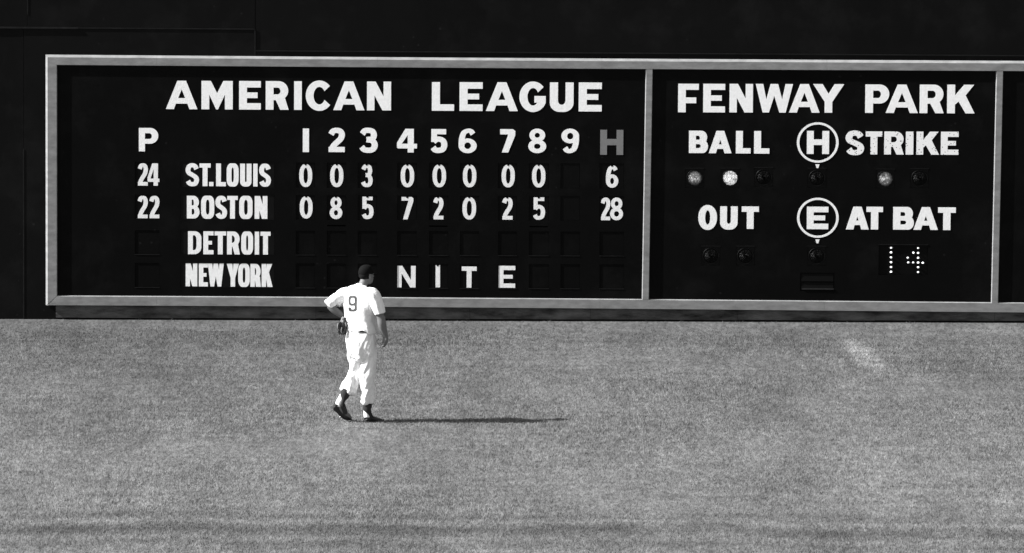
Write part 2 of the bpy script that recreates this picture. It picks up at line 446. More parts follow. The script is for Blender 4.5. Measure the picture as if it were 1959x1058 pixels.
def turf_nodes(m, base, is_blade):
    """greys of turf: mottles, worn pale earth near the wall, mostly darker bands nearly parallel to the wall"""
    n, l = m.node_tree.nodes, m.node_tree.links
    b = n['Principled BSDF']; b.inputs['Roughness'].default_value = .75; b.inputs['Specular IOR Level'].default_value = .12
    g = n.new('ShaderNodeNewGeometry')
    def noise_(scale, det, stretch, lo, hi, f0=.35, f1=.65):
        mp = n.new('ShaderNodeMapping'); mp.inputs['Scale'].default_value = stretch
        l.new(g.outputs['Position'], mp.inputs['Vector'])
        t = n.new('ShaderNodeTexNoise'); t.inputs['Scale'].default_value = scale; t.inputs['Detail'].default_value = det
        l.new(mp.outputs[0], t.inputs['Vector'])
        r = n.new('ShaderNodeMapRange'); r.inputs['From Min'].default_value = f0; r.inputs['From Max'].default_value = f1
        r.inputs['To Min'].default_value = lo; r.inputs['To Max'].default_value = hi
        l.new(t.outputs['Fac'], r.inputs['Value']); return r.outputs[0]
    def mul(a, c):
        x = n.new('ShaderNodeMath'); x.operation = 'MULTIPLY'; l.new(a, x.inputs[0])
        if isinstance(c, float): x.inputs[1].default_value = c
        else: l.new(c, x.inputs[1])
        return x.outputs[0]
    v = mul(noise_(.28, 3, (1, .3, 1), .90, 1.10), base)
    v = mul(v, noise_(1.3, 4, (1, .22, 1), .89, 1.10))
    v = mul(v, noise_(8.0, 5, (1, .18, 1), .86, 1.14))
    v = mul(v, noise_(2.6, 4, (.30, 1.1, 1), .90, 1.10))
    v = mul(v, noise_(24.0, 3, (1, .22, 1), .74, 1.26))
    sx0 = n.new('ShaderNodeSeparateXYZ'); l.new(g.outputs['Position'], sx0.inputs[0])
    ramp = n.new('ShaderNodeMapRange'); ramp.interpolation_type = 'SMOOTHSTEP'       # sparse worn turf by the wall, thicker paler grass further out
    ramp.inputs['From Min'].default_value = -1.8; ramp.inputs['From Max'].default_value = -2.7
    ramp.inputs['To Min'].default_value = .80; ramp.inputs['To Max'].default_value = .96
    l.new(sx0.outputs['Y'], ramp.inputs['Value']); v = mul(v, ramp.outputs[0])
    ramp2 = n.new('ShaderNodeMapRange')
    ramp2.inputs['From Min'].default_value = -4; ramp2.inputs['From Max'].default_value = -15
    ramp2.inputs['To Min'].default_value = .94; ramp2.inputs['To Max'].default_value = 1.22
    l.new(sx0.outputs['Y'], ramp2.inputs['Value']); v = mul(v, ramp2.outputs[0])
    for (px, py, rx, ry, ang, amt) in SPOTS:                                          # scuffed pale patches
        c = ground_at(px, py)
        mp = n.new('ShaderNodeMapping'); mp.vector_type = 'TEXTURE'
        mp.inputs['Location'].default_value = c; mp.inputs['Scale'].default_value = (rx, ry, 1); mp.inputs['Rotation'].default_value = (0, 0, ang)
        l.new(g.outputs['Position'], mp.inputs['Vector'])
        mm = n.new('ShaderNodeVectorMath'); mm.operation = 'MULTIPLY'; mm.inputs[1].default_value = (1, 1, 0); l.new(mp.outputs[0], mm.inputs[0])
        ln = n.new('ShaderNodeVectorMath'); ln.operation = 'LENGTH'; l.new(mm.outputs[0], ln.inputs[0])
        r = n.new('ShaderNodeMapRange'); r.interpolation_type = 'SMOOTHSTEP'
        r.inputs['From Min'].default_value = .3; r.inputs['From Max'].default_value = 1.0
        r.inputs['To Min'].default_value = amt; r.inputs['To Max'].default_value = 1.0
        l.new(ln.outputs['Value'], r.inputs['Value']); v = mul(v, r.outputs[0])
    # broken, mostly darker bands of grey, nearly parallel to the wall
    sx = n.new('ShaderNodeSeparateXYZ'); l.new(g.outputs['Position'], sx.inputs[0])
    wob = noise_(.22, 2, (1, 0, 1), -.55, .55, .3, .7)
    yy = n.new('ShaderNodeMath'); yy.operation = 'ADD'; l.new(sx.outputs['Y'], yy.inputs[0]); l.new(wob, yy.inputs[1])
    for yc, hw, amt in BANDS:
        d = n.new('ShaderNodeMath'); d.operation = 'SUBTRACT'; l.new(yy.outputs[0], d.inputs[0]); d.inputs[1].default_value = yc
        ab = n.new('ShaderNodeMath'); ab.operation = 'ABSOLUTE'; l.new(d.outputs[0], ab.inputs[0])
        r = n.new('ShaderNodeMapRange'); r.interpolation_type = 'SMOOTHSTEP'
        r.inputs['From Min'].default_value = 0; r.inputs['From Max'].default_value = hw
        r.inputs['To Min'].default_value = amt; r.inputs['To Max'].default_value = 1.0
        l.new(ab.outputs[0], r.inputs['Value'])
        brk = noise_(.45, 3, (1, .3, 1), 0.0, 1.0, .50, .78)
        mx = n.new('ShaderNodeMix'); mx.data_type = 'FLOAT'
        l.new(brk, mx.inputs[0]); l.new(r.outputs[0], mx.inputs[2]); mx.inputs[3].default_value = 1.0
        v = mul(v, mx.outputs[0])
    l.new(v, b.inputs['Base Color'])
    if is_blade:      # thin leaves let light through
        tr = n.new('ShaderNodeBsdfTranslucent'); mxs = n.new('ShaderNodeMixShader'); mxs.inputs[0].default_value = .45
        l.new(v, tr.inputs['Color']); l.new(b.outputs[0], mxs.inputs[1]); l.new(tr.outputs[0], mxs.inputs[2])
        l.new(mxs.outputs[0], n['Material Output'].inputs['Surface'])
    bp = n.new('ShaderNodeBump'); bp.inputs['Strength'].default_value = .6; bp.inputs['Distance'].default_value = .02
    if not is_blade:
        t = n.new('ShaderNodeTexNoise'); t.inputs['Scale'].default_value = 30; t.inputs['Detail'].default_value = 6
        l.new(g.outputs['Position'], t.inputs['Vector']); l.new(t.outputs['Fac'], bp.inputs['Height']); l.new(bp.outputs[0], b.inputs['Normal'])

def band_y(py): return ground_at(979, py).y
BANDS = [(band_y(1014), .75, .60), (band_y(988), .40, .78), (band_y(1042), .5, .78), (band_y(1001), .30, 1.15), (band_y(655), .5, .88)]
SPOTS = [(410, 626, .36, .10, .10, 1.9), (1653, 678, .27, 2.7, .06, 1.65), (1770, 640, .9, .35, 0, 1.25), (1920, 632, 1.0, .6, 0, 1.25), (860, 778, .6, .7, 0, 1.15)]
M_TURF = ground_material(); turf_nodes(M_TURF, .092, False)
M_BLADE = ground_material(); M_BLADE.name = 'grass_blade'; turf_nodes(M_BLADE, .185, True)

def fall(x, y):
    """along the foot of the wall the ground falls a few centimetres to the left"""
    return .0031 * (np.clip(x, -12, 7) - 7) * np.clip((y + 5.5) / 5, 0, 1)
gx, gy = 60, 60
gv, gf = [], []
xs = [-400, -120, -40] + [-16 + i * .5 for i in range(65)] + [40, 120, 400]
ys = [-400, -200, -90, -50] + [-32 + i * .5 for i in range(64)] + [.3, 60, 400]
for j, y in enumerate(ys):
    for i, x in enumerate(xs):
        z = 0.0
        if -17 < x < 17 and -33 < y < -.4:
            z = .012 * noise.noise(Vector((x * .35, y * .35, 3))) - .012
        elif y > -.6 and y < 1: z = 0.0
        z += float(fall(x, y))
        gv.append((x, y, z))
nx = len(xs)
for j in range(len(ys) - 1):
    for i in range(nx - 1):
        gf.append((j * nx + i, j * nx + i + 1, (j + 1) * nx + i + 1, (j + 1) * nx + i))
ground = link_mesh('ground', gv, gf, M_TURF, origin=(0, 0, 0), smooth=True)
ground['kind'] = 'structure'

# grass: every blade is a triangle leaning its own way, one object
def make_grass():
    rng = np.random.default_rng(11)
    X0, X1, Y0, Y1 = -9.0, 9.0, -24.5, -.03
    N = 1250000
    x = rng.uniform(X0, X1, N); y = rng.uniform(Y0, Y1, N)
    def vnoise(x, y, s, seed):
        r = np.random.default_rng(seed).random((257, 257))
        u, v = (x * s) % 256, (y * s) % 256
        i, j = u.astype(int), v.astype(int); fu, fv = u - i, v - j
        fu = fu * fu * (3 - 2 * fu); fv = fv * fv * (3 - 2 * fv)
        return (r[i, j] * (1 - fu) * (1 - fv) + r[i + 1, j] * fu * (1 - fv) + r[i, j + 1] * (1 - fu) * fv + r[i + 1, j + 1] * fu * fv)
    big = vnoise(x, y, .9, 1); mid = vnoise(x, y, 5.5, 2); fine = vnoise(x, y, 17, 3)
    near_wall = np.clip((-y) / 2.4, 0, 1)                     # thin worn turf along the foot of the wall
    streak = vnoise(x * .35, y * 2.2, 2.2, 5)
    p = .35 * fine + .35 * mid + .3 * big
    keep = rng.random(N) < np.where(near_wall < 1, (.10 + .75 * near_wall ** 1.5) * (.35 + 1.1 * streak), .45 + 1.1 * p)
    x, y, near_wall, fine, mid, big = [a[keep] for a in (x, y, near_wall, fine, mid, big)]
    n = len(x)
    hgt = (.004 + .011 * (.5 * fine + .35 * mid + .15 * big)) * (.45 + .55 * near_wall) * rng.uniform(.6, 1.35, n)
    edge = (y > -.16) & (vnoise(x, y * 0, 3.1, 8) > .5)            # ragged uncut tufts against the wall
    hgt = np.where(edge, hgt * rng.uniform(2.0, 7.0, n), hgt)
    wid = rng.uniform(.0035, .0085, n)
    a = rng.uniform(0, 2 * np.pi, n)
    lean = rng.normal(0, .9, (n, 2)) * hgt[:, None]
    gz = fall(x, y)
    V = np.empty((n, 3, 3), np.float32)
    V[:, 0] = np.stack([x - np.cos(a) * wid, y - np.sin(a) * wid, gz - .02], 1)
    V[:, 1] = np.stack([x + np.cos(a) * wid, y + np.sin(a) * wid, gz - .02], 1)
    V[:, 2] = np.stack([x + lean[:, 0], y + lean[:, 1], hgt + gz], 1)
    me = bpy.data.meshes.new('grass')
    me.vertices.add(n * 3); me.vertices.foreach_set('co', V.reshape(-1))
    me.loops.add(n * 3); me.loops.foreach_set('vertex_index', np.arange(n * 3, dtype=np.int32))
    me.polygons.add(n); me.polygons.foreach_set('loop_start', np.arange(0, n * 3, 3, dtype=np.int32))
    me.update(calc_edges=True)
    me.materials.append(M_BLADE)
    o = bpy.data.objects.new('grass', me); COL.objects.link(o)
    o['kind'] = 'stuff'
    o['label'] = 'short mown outfield grass, worn thin along the foot of the wall'
    o['category'] = 'grass'
    return o
make_grass()

# ------------------------------------------------------------------ outfield wall
WY = .055                      # face of the wall; the scoreboard stands proud of it
wall = thing('outfield_wall', 'tall black sheet metal wall around and above the scoreboard', 'wall', (0, WY, 0))
def wx(px, py=300): return at(px, py, WY).x
def wz(py, px=979): return at(px, py, WY).z
xL, xR, zT = -30.0, 30.0, 11.3
z53 = at(200, 54, WY).z; z_led = at(1100, 101, WY).z
x45, x487 = wx(45), wx(487)
z_low = at(300, 104, WY).z
# sheets: (x0,x1,z0,z1,front offset)
sheets = [(xL, x45, -.1, z53, .0), (x45 + .004, x487, -.1, z53, -.003), (x487 + .004, 7.6, -.1, z_led, .0), (7.604, xR, -.1, z_led, -.002),
          (xL, wx(52), z53 + .004, zT, .0), (wx(52) + .004, x487, z53 + .004, zT, -.002)]
xx = x487 + .004
k = 0
while xx < xR:
    x2 = xR
    sheets.append((xx, x2, z_led + .004, zT, 0))
    xx = x2; k += 1
for (a, b_, c, d, off) in sheets:
    box('wall_sheet', a, b_, WY + off, WY + .25, c, d, M_WALL, wall)
# trims: the worn ledge at the upper left, the edge of the step, the flashing above the frame, the upright joint strip at the left
box('ledge', xL, wx(150), WY - .022, WY - .0035, z53 - .010, z53 + .012, M_SILL, wall)
box('ledge', wx(150) + .003, x487, WY - .012, WY - .0035, z53 - .006, z53 + .008, M_TRIM, wall)
box('joint_strip', x487 - .006, x487 + .010, WY - .010, WY - .0035, z_low, z53 - .008, M_TRIM, wall)
box('flashing', x487 + .012, xR, WY - .014, WY - .0035, z_led - .006, z_led + .006, M_TRIM, wall)
box('joint_strip', x45 - .008, x45 + .008, WY - .008, WY - .0045, -.05, at(45, 285, WY).z, M_SILL, wall)
box('joint_strip', wx(53) - .006, wx(53) + .006, WY - .008, WY - .0045, at(53, 28, WY).z, zT, M_TRIM, wall)
# stained base under the scoreboard
xb0 = at(107, 600, WY).x
xx = xb0
while xx < xR:
    x2 = min(xx + random.uniform(1.6, 2.4), xR)
    box('base_panel', xx, x2 - .003, WY - .020, WY - .0045, .020 + float(fall((xx + x2) / 2, 0)), .22, M_BASE, wall)
    xx = x2

# ------------------------------------------------------------------ scoreboard
board = thing('scoreboard', 'long black baseball scoreboard with white lettering and a grey frame, against the dark wall', 'scoreboard', (0, 0, .2))
# inner frame lines in the place
xLo, xLi = at(87, 340).x, at(111, 340).x
xD0, xD1 = at(1239, 340).x - 7.8 / PXM, at(1239, 340).x + 7.8 / PXM + .012
xP0, xP1 = at(1902, 340).x - 1.5 / PXM, at(1902, 340).x + 15.8 / PXM
def line_z(pts):
    return lambda X: float(np.interp(X, [p[0] for p in pts], [p[1] for p in pts]))
def lz(*pp):
    pts = [at(px, py) for px, py in pp]
    return line_z([(p.x, p.z) for p in pts])
zTo = lz((88, 105), (640, 109.3), (1230, 113), (1900, 116.8), (2400, 119))
zTi = lz((111, 126), (640, 130), (1230, 134), (1900, 137.5), (2400, 140))
zBi = lz((111, 563.3), (640, 566), (1235, 570), (1897, 576.5), (2400, 580))
zBo = lz((88, 584.5), (640, 587), (1235, 591.5), (1897, 598), (2400, 602))
xRR = 22.0
BV, YF, YB = .029, -.030, .045
def extrap(f, X): return f(X)
# left stile, mitred into the rails
frustum('left_stile',
        [(xLo, zBo(xLo)), (xLi, zBi(xLi)), (xLi, zTi(xLi)), (xLo, zTo(xLo))],
        [(xLo + BV * 1.1, zBo(xLo) + BV * .8), (xLi - BV * .6, zBi(xLi) - BV * .6), (xLi - BV * .6, zTi(xLi) + BV * .6), (xLo + BV * 1.1, zTo(xLo) - BV)], YB, YF, M_FRAME, board)
def rail(name, fo, fi, top):
    cuts = [xLo, at(300, 300).x, at(722, 300).x, at(1150, 300).x, at(1580, 300).x, at(1990, 300).x, 12.0, xRR]
    for i in range(len(cuts) - 1):
        a, c = cuts[i], cuts[i + 1] - (.0015 if i < len(cuts) - 2 else 0)
        first = i == 0
        ai = xLi if first else a
        afo, afi = (xLo + BV * 1.1, xLi - BV * .6) if first else (a, a)
        b1, b2 = (BV, BV * .55) if top else (BV * .55, BV * .8)
        if top:
            back = [(ai, fi(ai)), (c, fi(c)), (c, fo(c)), (a, fo(a))]
            front = [(afi, fi(ai) + BV * .6), (c, fi(c) + BV * .6), (c, fo(c) - BV), (afo, fo(a) - BV)]
        else:
            back = [(a, fo(a)), (c, fo(c)), (c, fi(c)), (ai, fi(ai))]
            front = [(afo, fo(a) + BV * .3), (c, fo(c) + BV * .3), (c, fi(c) - BV * .8), (afi, fi(ai) - BV * .8)]
        if first:      # keep 1 mm clear of the stile's mitre face
            back = [(x + .001, z) for x, z in back[:1]] + back[1:3] + [(back[3][0] + .001, back[3][1])]
            front = [(front[0][0] + .001, front[0][1])] + front[1:3] + [(front[3][0] + .001, front[3][1])]
        frustum(name, back, front, YB, YF, M_FRAME, board)
rail('top_rail', zTo, zTi, True)
rail('bottom_rail', zBo, zBi, False)
for nm, a, c in (('divider', xD0, xD1), ('divider', xP0, xP1)):
    lean = -.026        # a hair out of plumb, as in the photograph
    zt, zb = zTi(a) + BV * .55, zBi(a) - BV * .7
    b_ = [(a + lean, zBi(a) + .001), (c + lean, zBi(c) + .001), (c, zTi(c) - .001), (a, zTi(a) - .001)]
    f_ = [(a + lean + BV * .9, zb), (c + lean - BV * .6, zb), (c - BV * .6, zt), (a + BV * .9, zt)]
    frustum(nm, b_, f_, YB, YF + .0015, M_FRAME, board)

# openings (photograph pixels): columns and rows of the card windows
COLS = {'P': (258, 305), '1': (566, 602), '2': (625.5, 662), '3': (684.5, 721), '4': (760, 797), '5': (821, 857), '6': (880, 916.5),
        '7': (953, 988.5), '8': (1012, 1050), '9': (1072.5, 1109), 'H': (1147, 1193.5)}
ROWS = {'first': (310.5, 358.5), 'second': (373, 419.8), 'third': (441, 486.5), 'fourth': (503.5, 549.5)}
def slope(px): return (px - 400) * .0031       # the boards follow the slight fall of the wall
def px_rect(x0, x1, y0, y1, Y=0.0):
    c = at((x0 + x1) / 2, (y0 + y1) / 2, Y)
    w, h = (x1 - x0) / PXM, (y1 - y0) / (PXM * .9935)
    return c.x - w / 2, c.x + w / 2, c.z - h / 2, c.z + h / 2
holes_left, sills = [], []
for cn, (a, c) in COLS.items():
    for rn, (r0, r1) in ROWS.items():
        s = slope((a + c) / 2)
        holes_left.append(px_rect(a, c, r0 + s, r1 + s))
for rn, (r0, r1) in ROWS.items():
    holes_left.append(px_rect(345.5, 524.5, r0 - .5, r1 + .3))
small_slots = [px_rect(626, 661, 430.5, 433), px_rect(821, 856, 431.5, 434), px_rect(1013, 1048, 432.5, 435)]
LAMPS = [(1329, 340.5, 'd1'), (1397, 340.5, 'b'), (1461, 339, 'u'), (1563, 340.5, 'u'), (1693.5, 342, 'd2'), (1759, 341, 'u'),
         (1360, 489.5, 'u'), (1426, 489.5, 'u'), (1562.5, 489.5, 'u')]
holes_mid = [px_rect(x - 18, x + 18, y - 18.5, y + 18.5) for x, y, _ in LAMPS]
disp = px_rect(1681, 1775, 468.5, 526.5)
vent = px_rect(1531, 1596, 522, 557)
def face_board(name, x0, x1, holes, parent, m):
    zb = lambda X: zBi(X) - .012
    zt = lambda X: zTi(X) + .012
    outer = [(x0, zb(x0)), (x1, zb(x1)), (x1, zt(x1)), (x0, zt(x0))]
    V, Fc = shape_mesh([(outer, [rect(h[0], h[2], h[1], h[3]) for h in holes])], 0.0, .030)
    o = link_mesh(name, V, Fc, m, parent)
    return o
panelL = face_board('face_panel', xLi - .012, xD0 + .005, holes_left + small_slots, board, M_BOARD); panelL['label'] = 'line score panel with rows of card windows'
panelM = face_board('face_panel', xD1 - .03, xP0 + .005, holes_mid + [disp, vent], board, M_BOARD); panelM['label'] = 'ball, strike, out and batter panel with signal lamps'
panelR = face_board('face_panel', xP1 - .03, xRR, [], board, M_BOARD)
for (a, c) in ((xLi - .012, xD0 + .005), (xD1 - .03, xP0 + .005)):
    box('back_sheet', a, c, .036, .044, zBi(a) - .012, zTi(c) + .008, M_HOLE, board)
# dark shutters close the empty windows; each has a thin worn sill
for i, h in enumerate(holes_left[:len(COLS) * 4]):
    r, cn = i % 4, list(COLS)[i // 4]
    if r >= 2:
        v_, f_ = box_vf(h[0] - .004, h[1] + .004, -.0045, -.0005, h[2] - .010, h[2] - .003)
        link_mesh('sill', v_, f_, M_SILL, panelL)
        if not (r == 3 and cn in '4567'):
            v_, f_ = box_vf(h[0] + .002, h[1] - .002, .007, .012, h[2] + .002, h[3] - .002)
            link_mesh('shutter', v_, f_, M_BOARD, panelL)

# painted lettering ------------------------------------------------------
LY = -.004
def word(letters, y0, y1, ya, yb, t, u, m, parent, Y=LY, name='letter', over=1.6):
    """letters: (char, x0, x1); top/bottom interpolate from (y0,y1) at the first letter to (ya,yb) at the last"""
    xa, xz = letters[0][1], letters[-1][2]
    out = []
    for L in letters:
        ch, x0, x1 = L[:3]
        k = ((x0 + x1) / 2 - xa) / (xz - xa)
        top, bot = y0 + (ya - y0) * k, y1 + (yb - y1) * k
        if ch in 'CGSO': top -= over; bot += over
        if ch == 'U': bot += over * .7
        if ch == '.': top = bot - 8.6
        rr = .9 if t > 12 or ch == 'C' else .35
        out.append(place_glyph(name, ch, x0, x1, top, bot, t, u, m, parent, Y, rr))
    return out
word([('A', 316.7, 378), ('M', 384.8, 445.4), ('E', 456.8, 499.2), ('R', 507.7, 552.5), ('I', 562, 577.6), ('C', 584.3, 633.4), ('A', 637, 697.5), ('N', 701.5, 748.3)],
     154, 208.6, 155.8, 211.3, 14.9, 12.3, M_PAINT, panelL)
word([('L', 825.6, 869), ('E', 878.5, 923.5), ('A', 929, 991), ('G', 993, 1044.3), ('U', 1051.3, 1097.5), ('E', 1106.5, 1151.4)],
     156.7, 211.8, 157.6, 213.3, 15.4, 12.4, M_PAINT, panelL)
HEAD = [('P', 265, 303, 244.4, 289.6), ('1', 578.6, 591.4, 245.5, 291), ('2', 625.5, 660.5, 244, 291), ('3', 685, 723, 244, 292.5), ('4', 758.8, 798, 246, 291.7),
        ('5', 821.7, 856, 246.5, 292.8), ('6', 876.7, 912.3, 245.7, 293), ('7', 956, 986, 246.7, 291.8), ('8', 1010, 1045.3, 245.7, 293), ('9', 1073.2, 1108, 245.7, 293)]
for ch, x0, x1, y0, y1 in HEAD:
    place_glyph('numeral' if ch != 'P' else 'letter', ch, x0, x1, y0, y1, 11.6, 10.0, M_PAINT, panelL, LY, .9)
place_glyph('letter', 'H', 1147.7, 1192.6, 248, 296.2, 12.8, 11.8, M_GREY, panelL, LY)
word([('F', 1296.7, 1337), ('E', 1344.7, 1387.4), ('N', 1395, 1440.7), ('W', 1445, 1517), ('A', 1509, 1568.5), ('Y', 1554.7, 1615)], 159.8, 214.8, 160.6, 215.6, 14.6, 11.6, M_PAINT, panelM)
word([('P', 1654.7, 1701.4), ('A', 1694, 1756.5), ('R', 1758.8, 1806), ('K', 1811.4, 1865)], 161.2, 215.8, 161.8, 217, 15.0, 11.6, M_PAINT, panelM)
word([('B', 1317.4, 1354.8), ('A', 1355.5, 1400), ('L', 1407.2, 1436.4), ('L', 1442, 1472.4)], 249.6, 292.7, 250.3, 294, 13.2, 10, M_PAINT, panelM)
word([('S', 1616.5, 1654), ('T', 1655.5, 1688), ('R', 1691, 1729.5), ('I', 1732.2, 1747.7), ('K', 1752.7, 1797), ('E', 1799.3, 1834)], 250.8, 295.2, 251.7, 296.2, 13, 9.8, M_CHIP, panelM)
word([('O', 1335.4, 1371.9), ('U', 1377, 1411.4), ('T', 1418.2, 1452)], 393.9, 437.6, 394.7, 438, 13, 10.2, M_PAINT, panelM, over=2.2)
word([('A', 1617.7, 1662.5), ('T', 1656.8, 1689.3)], 394.8, 439, 395.2, 439.2, 14, 10.0, M_PAINT, panelM)
word([('B', 1708, 1748.7), ('A', 1747, 1795), ('T', 1793.8, 1828.6)], 395.2, 439.2, 396.4, 440.4, 14, 10.4, M_PAINT, panelM)
for ch, x0, x1, y0, y1 in (('H', 1543, 1586.4, 250, 294.6), ('E', 1542.9, 1585, 395, 438.5)):
    o = place_glyph('letter', ch, x0, x1, y0, y1, 13, 10.6, M_PAINT, panelM, LY)
for cx, cy, ry in ((1564.4, 272.7, 39.0), (1564.6, 416.7, 38.8)):
    c = at(cx, cy, LY); rx_, ry_ = 39.8 / PXM, (ry - .4) / PXM
    ell = lambda a, b_: [(c.x + a * math.cos(2 * math.pi * i / 64), c.z + b_ * math.sin(2 * math.pi * i / 64)) for i in range(64)]
    V, Fc = shape_mesh([(ell(rx_, ry_), [ell(rx_ - 4.7 / PXM, ry_ - 4.0 / PXM)])], LY, LY + .003)
    link_mesh('ring', V, Fc, M_PAINT, panelM)
    p = at(1563.8, cy + ry + 6.2, LY)
    s = 1 / PXM
    V, Fc = shape_mesh([([(p.x - 1.6 * s, p.z - 3.8 * s), (p.x + 1.6 * s, p.z - 3.8 * s), (p.x + 4 * s, p.z + 3.6 * s), (p.x - 4 * s, p.z + 3.6 * s)], [])], LY, LY + .003)
    link_mesh('pointer', V, Fc, M_PAINT, panelM)

# hung cards -------------------------------------------------------------
CY = .006                       # card faces sit a little behind the board face
def card(kind, label, group, win, glyphs, t, u, plate_m, num_m, hook=True, round_=1.0, cat='number card', pname='numeral'):
    x0, x1, z0, z1 = win
    cx, cz = (x0 + x1) / 2, (z0 + z1) / 2
    T = thing(kind, label, cat, (cx, CY, z0), group)
    v_, f_ = box_vf(x0 + .003, x1 - .003, CY, CY + .008, z0 + .002, z1 - .002)
    link_mesh('plate', v_, f_, plate_m, T)
    for g in glyphs:
        place_glyph(pname, g[0], g[1], g[2], g[3], g[4], t, u, num_m, T, CY - .0025, round_, .002)
    if hook:
        gx = sum((g[1] + g[2]) / 2 for g in glyphs) / len(glyphs)
        gy = min(g[3] for g in glyphs)
        p = at(gx, gy + .6, CY - .003)
        n = 10; r = 2.3 / PXM
        ring = [(p.x + r * math.cos(2 * math.pi * i / n), p.z + r * 1.1 * math.sin(2 * math.pi * i / n)) for i in range(n)]
        V, Fc = shape_mesh([(ring, []), (rect(p.x - r * .8, p.z, p.x + r * .8, p.z + 2.5 * r), [])], CY - .0040, CY - .0026)
        link_mesh('hook', V, Fc, M_HOLE, T)
    T.rotation_euler = (0, random.uniform(-.007, .007), 0)      # hung by hand, none quite true
    return T
def win_of(col, row):
    a, c = COLS[col]; r0, r1 = ROWS[row]; s = slope((a + c) / 2)
    return px_rect(a, c, r0 + s, r1 + s)
G1 = 'number cards hung in the score windows'
def numcard(col, row, team, glyphs, t=8.2, u=7.0, where=None, hook=True, m=M_CARD):
    val = ''.join(g[0] for g in glyphs)
    lab = 'white %s on black card, %s row, %s' % (val, team, where or {'1': 'first', '2': 'second', '3': 'third', '4': 'fourth', '5': 'fifth', '6': 'sixth', '7': 'seventh', '8': 'eighth', '9': 'ninth', 'H': 'hits'}[col] + ' column')
    card('number_card', lab, G1, win_of(col, row), glyphs, t, u, M_PLATE, m, hook, .8)
numcard('P', 'first', 'ST.LOUIS', [('2', 261.6, 283.3, 311.8, 355.2), ('4', 281.4, 306, 311.8, 355.2)], where='under the letter P', hook=False)
for col, ch, x0, x1, y0, y1 in (('1', '0', 572, 597.6, 313.4, 357.8), ('2', '0', 630.8, 657, 313.6, 358), ('3', '3', 689.5, 713.4, 313.8, 358), ('4', '0', 766, 792.7, 314.2, 358.2),
                                ('5', '0', 827, 853.7, 314.2, 358.2), ('6', '0', 885, 911.6, 314.3, 358.4), ('7', '0', 958.9, 985, 314.4, 358.4), ('8', '0', 1017.3, 1043.8, 314.6, 358.6), ('H', '6', 1158.5, 1183.2, 316, 359.2)):
    numcard(col, 'first', 'ST.LOUIS', [(ch, x0, x1, y0, y1)])
numcard('P', 'second', 'BOSTON', [('2', 261.5, 283.3, 373.8, 417.6), ('2', 283.9, 305.5, 373.8, 417.6)], where='under the letter P', hook=False)
for col, ch, x0, x1, y0, y1 in (('1', '0', 572.8, 598.3, 375, 418), ('2', '8', 630, 655.2, 375.6, 419.2), ('3', '5', 691, 715, 375.6, 419.2), ('4', '7', 767.7, 791.2, 376.3, 419.8),
                                ('5', '2', 827.2, 849, 376.3, 419.8), ('6', '0', 884, 911, 376.5, 420), ('7', '2', 959, 981.4, 376.8, 420.2), ('8', '5', 1018.3, 1043.2, 377, 420.5)):
    numcard(col, 'second', 'BOSTON', [(ch, x0, x1, y0, y1)])
numcard('H', 'second', 'BOSTON', [('2', 1147.6, 1168, 377.4, 421.4), ('8', 1166.5, 1192.2, 377.4, 421.4)], t=7.6, hook=False)
for col, ch, x0, x1, y0, y1, wh in (('4', 'N', 758.8, 795.3, 508, 550, 'first letter of the bottom row word NITE'), ('5', 'I', 832.7, 842.2, 506.6, 549.8, 'second letter of the bottom row word NITE'),
                                    ('6', 'T', 882.3, 912, 509.4, 550.5, 'third letter of the bottom row word NITE'), ('7', 'E', 953.2, 985.9, 508, 550.6, 'last letter of the bottom row word NITE')):
    card('letter_card', 'white %s on a black card, %s' % (ch, wh), 'letter cards spelling NITE', win_of(col, 'fourth'), [(ch, x0, x1, y0, y1)], 9.2, 8.2, M_PLATE, M_CARD, ch == 'I', cat='letter card', pname='letter')
blank = card('number_card', 'blank black card with no number in the ST.LOUIS row under 9', G1, win_of('9', 'first'), [], 8, 7, M_PLATE, M_CARD, False)
blank2 = card('number_card', 'blank black card with no number in the BOSTON row under 9', G1, win_of('9', 'second'), [], 8, 7, M_PLATE, M_CARD, False)

TEAMS = [('ST.LOUIS', 'first', [('S', 354, 381.4), ('T', 380.9, 403.3), ('.', 399.4, 408.6), ('L', 412.7, 432.4), ('O', 432.9, 456.8), ('U', 458.7, 481.4), ('I', 483.8, 493), ('S', 494.7, 518.9)], 312, 355.9, 312.8, 357, 'topmost of the four team boards'),
         ('BOSTON', 'second', [('B', 356.8, 382), ('O', 384, 410.2), ('S', 411, 435), ('T', 434, 455.2), ('O', 457, 483.4), ('N', 486.5, 511.8)], 373.9, 418, 374.3, 418.8, 'second of the four team boards'),
         ('DETROIT', 'third', [('D', 359, 385.5), ('E', 388.3, 408.8), ('T', 409.7, 432.8), ('R', 433.6, 459.2), ('O', 460.8, 484.4), ('I', 486.7, 496), ('T', 497.6, 517.8)], 441.5, 486.4, 442.7, 487.2, 'above NEW YORK'),
         ('NEW YORK', 'fourth', [('N', 354.5, 377.7), ('E', 379.7, 398), ('W', 397, 428.4), ('Y', 433, 457.6), ('O', 455, 478.2), ('R', 478.3, 499.3), ('K', 499.8, 521.8)], 503.1, 547.8, 504.2, 549.1, 'lowest of the four team boards')]
for nm, row, letters, a, b_, c_, d_, wh in TEAMS:
    r0, r1 = ROWS[row]
    w = px_rect(345.5, 524.5, r0 - .5, r1 + .3)
    T = thing('team_name_board', 'black name board lettered %s in white, %s' % (nm, wh), 'name board', ((w[0] + w[1]) / 2, CY, w[2]), 'team name boards in the line score')
    v_, f_ = box_vf(w[0] + .003, w[1] - .003, CY, CY + .010, w[2] + .002, w[3] - .002)
    link_mesh('plate', v_, f_, M_NAMEPLATE, T)
    word(letters, a, b_, c_, d_, 9.3 if nm != 'NEW YORK' else 8.6, 8.0, M_PAINT, T, CY - .0025, over=.4)

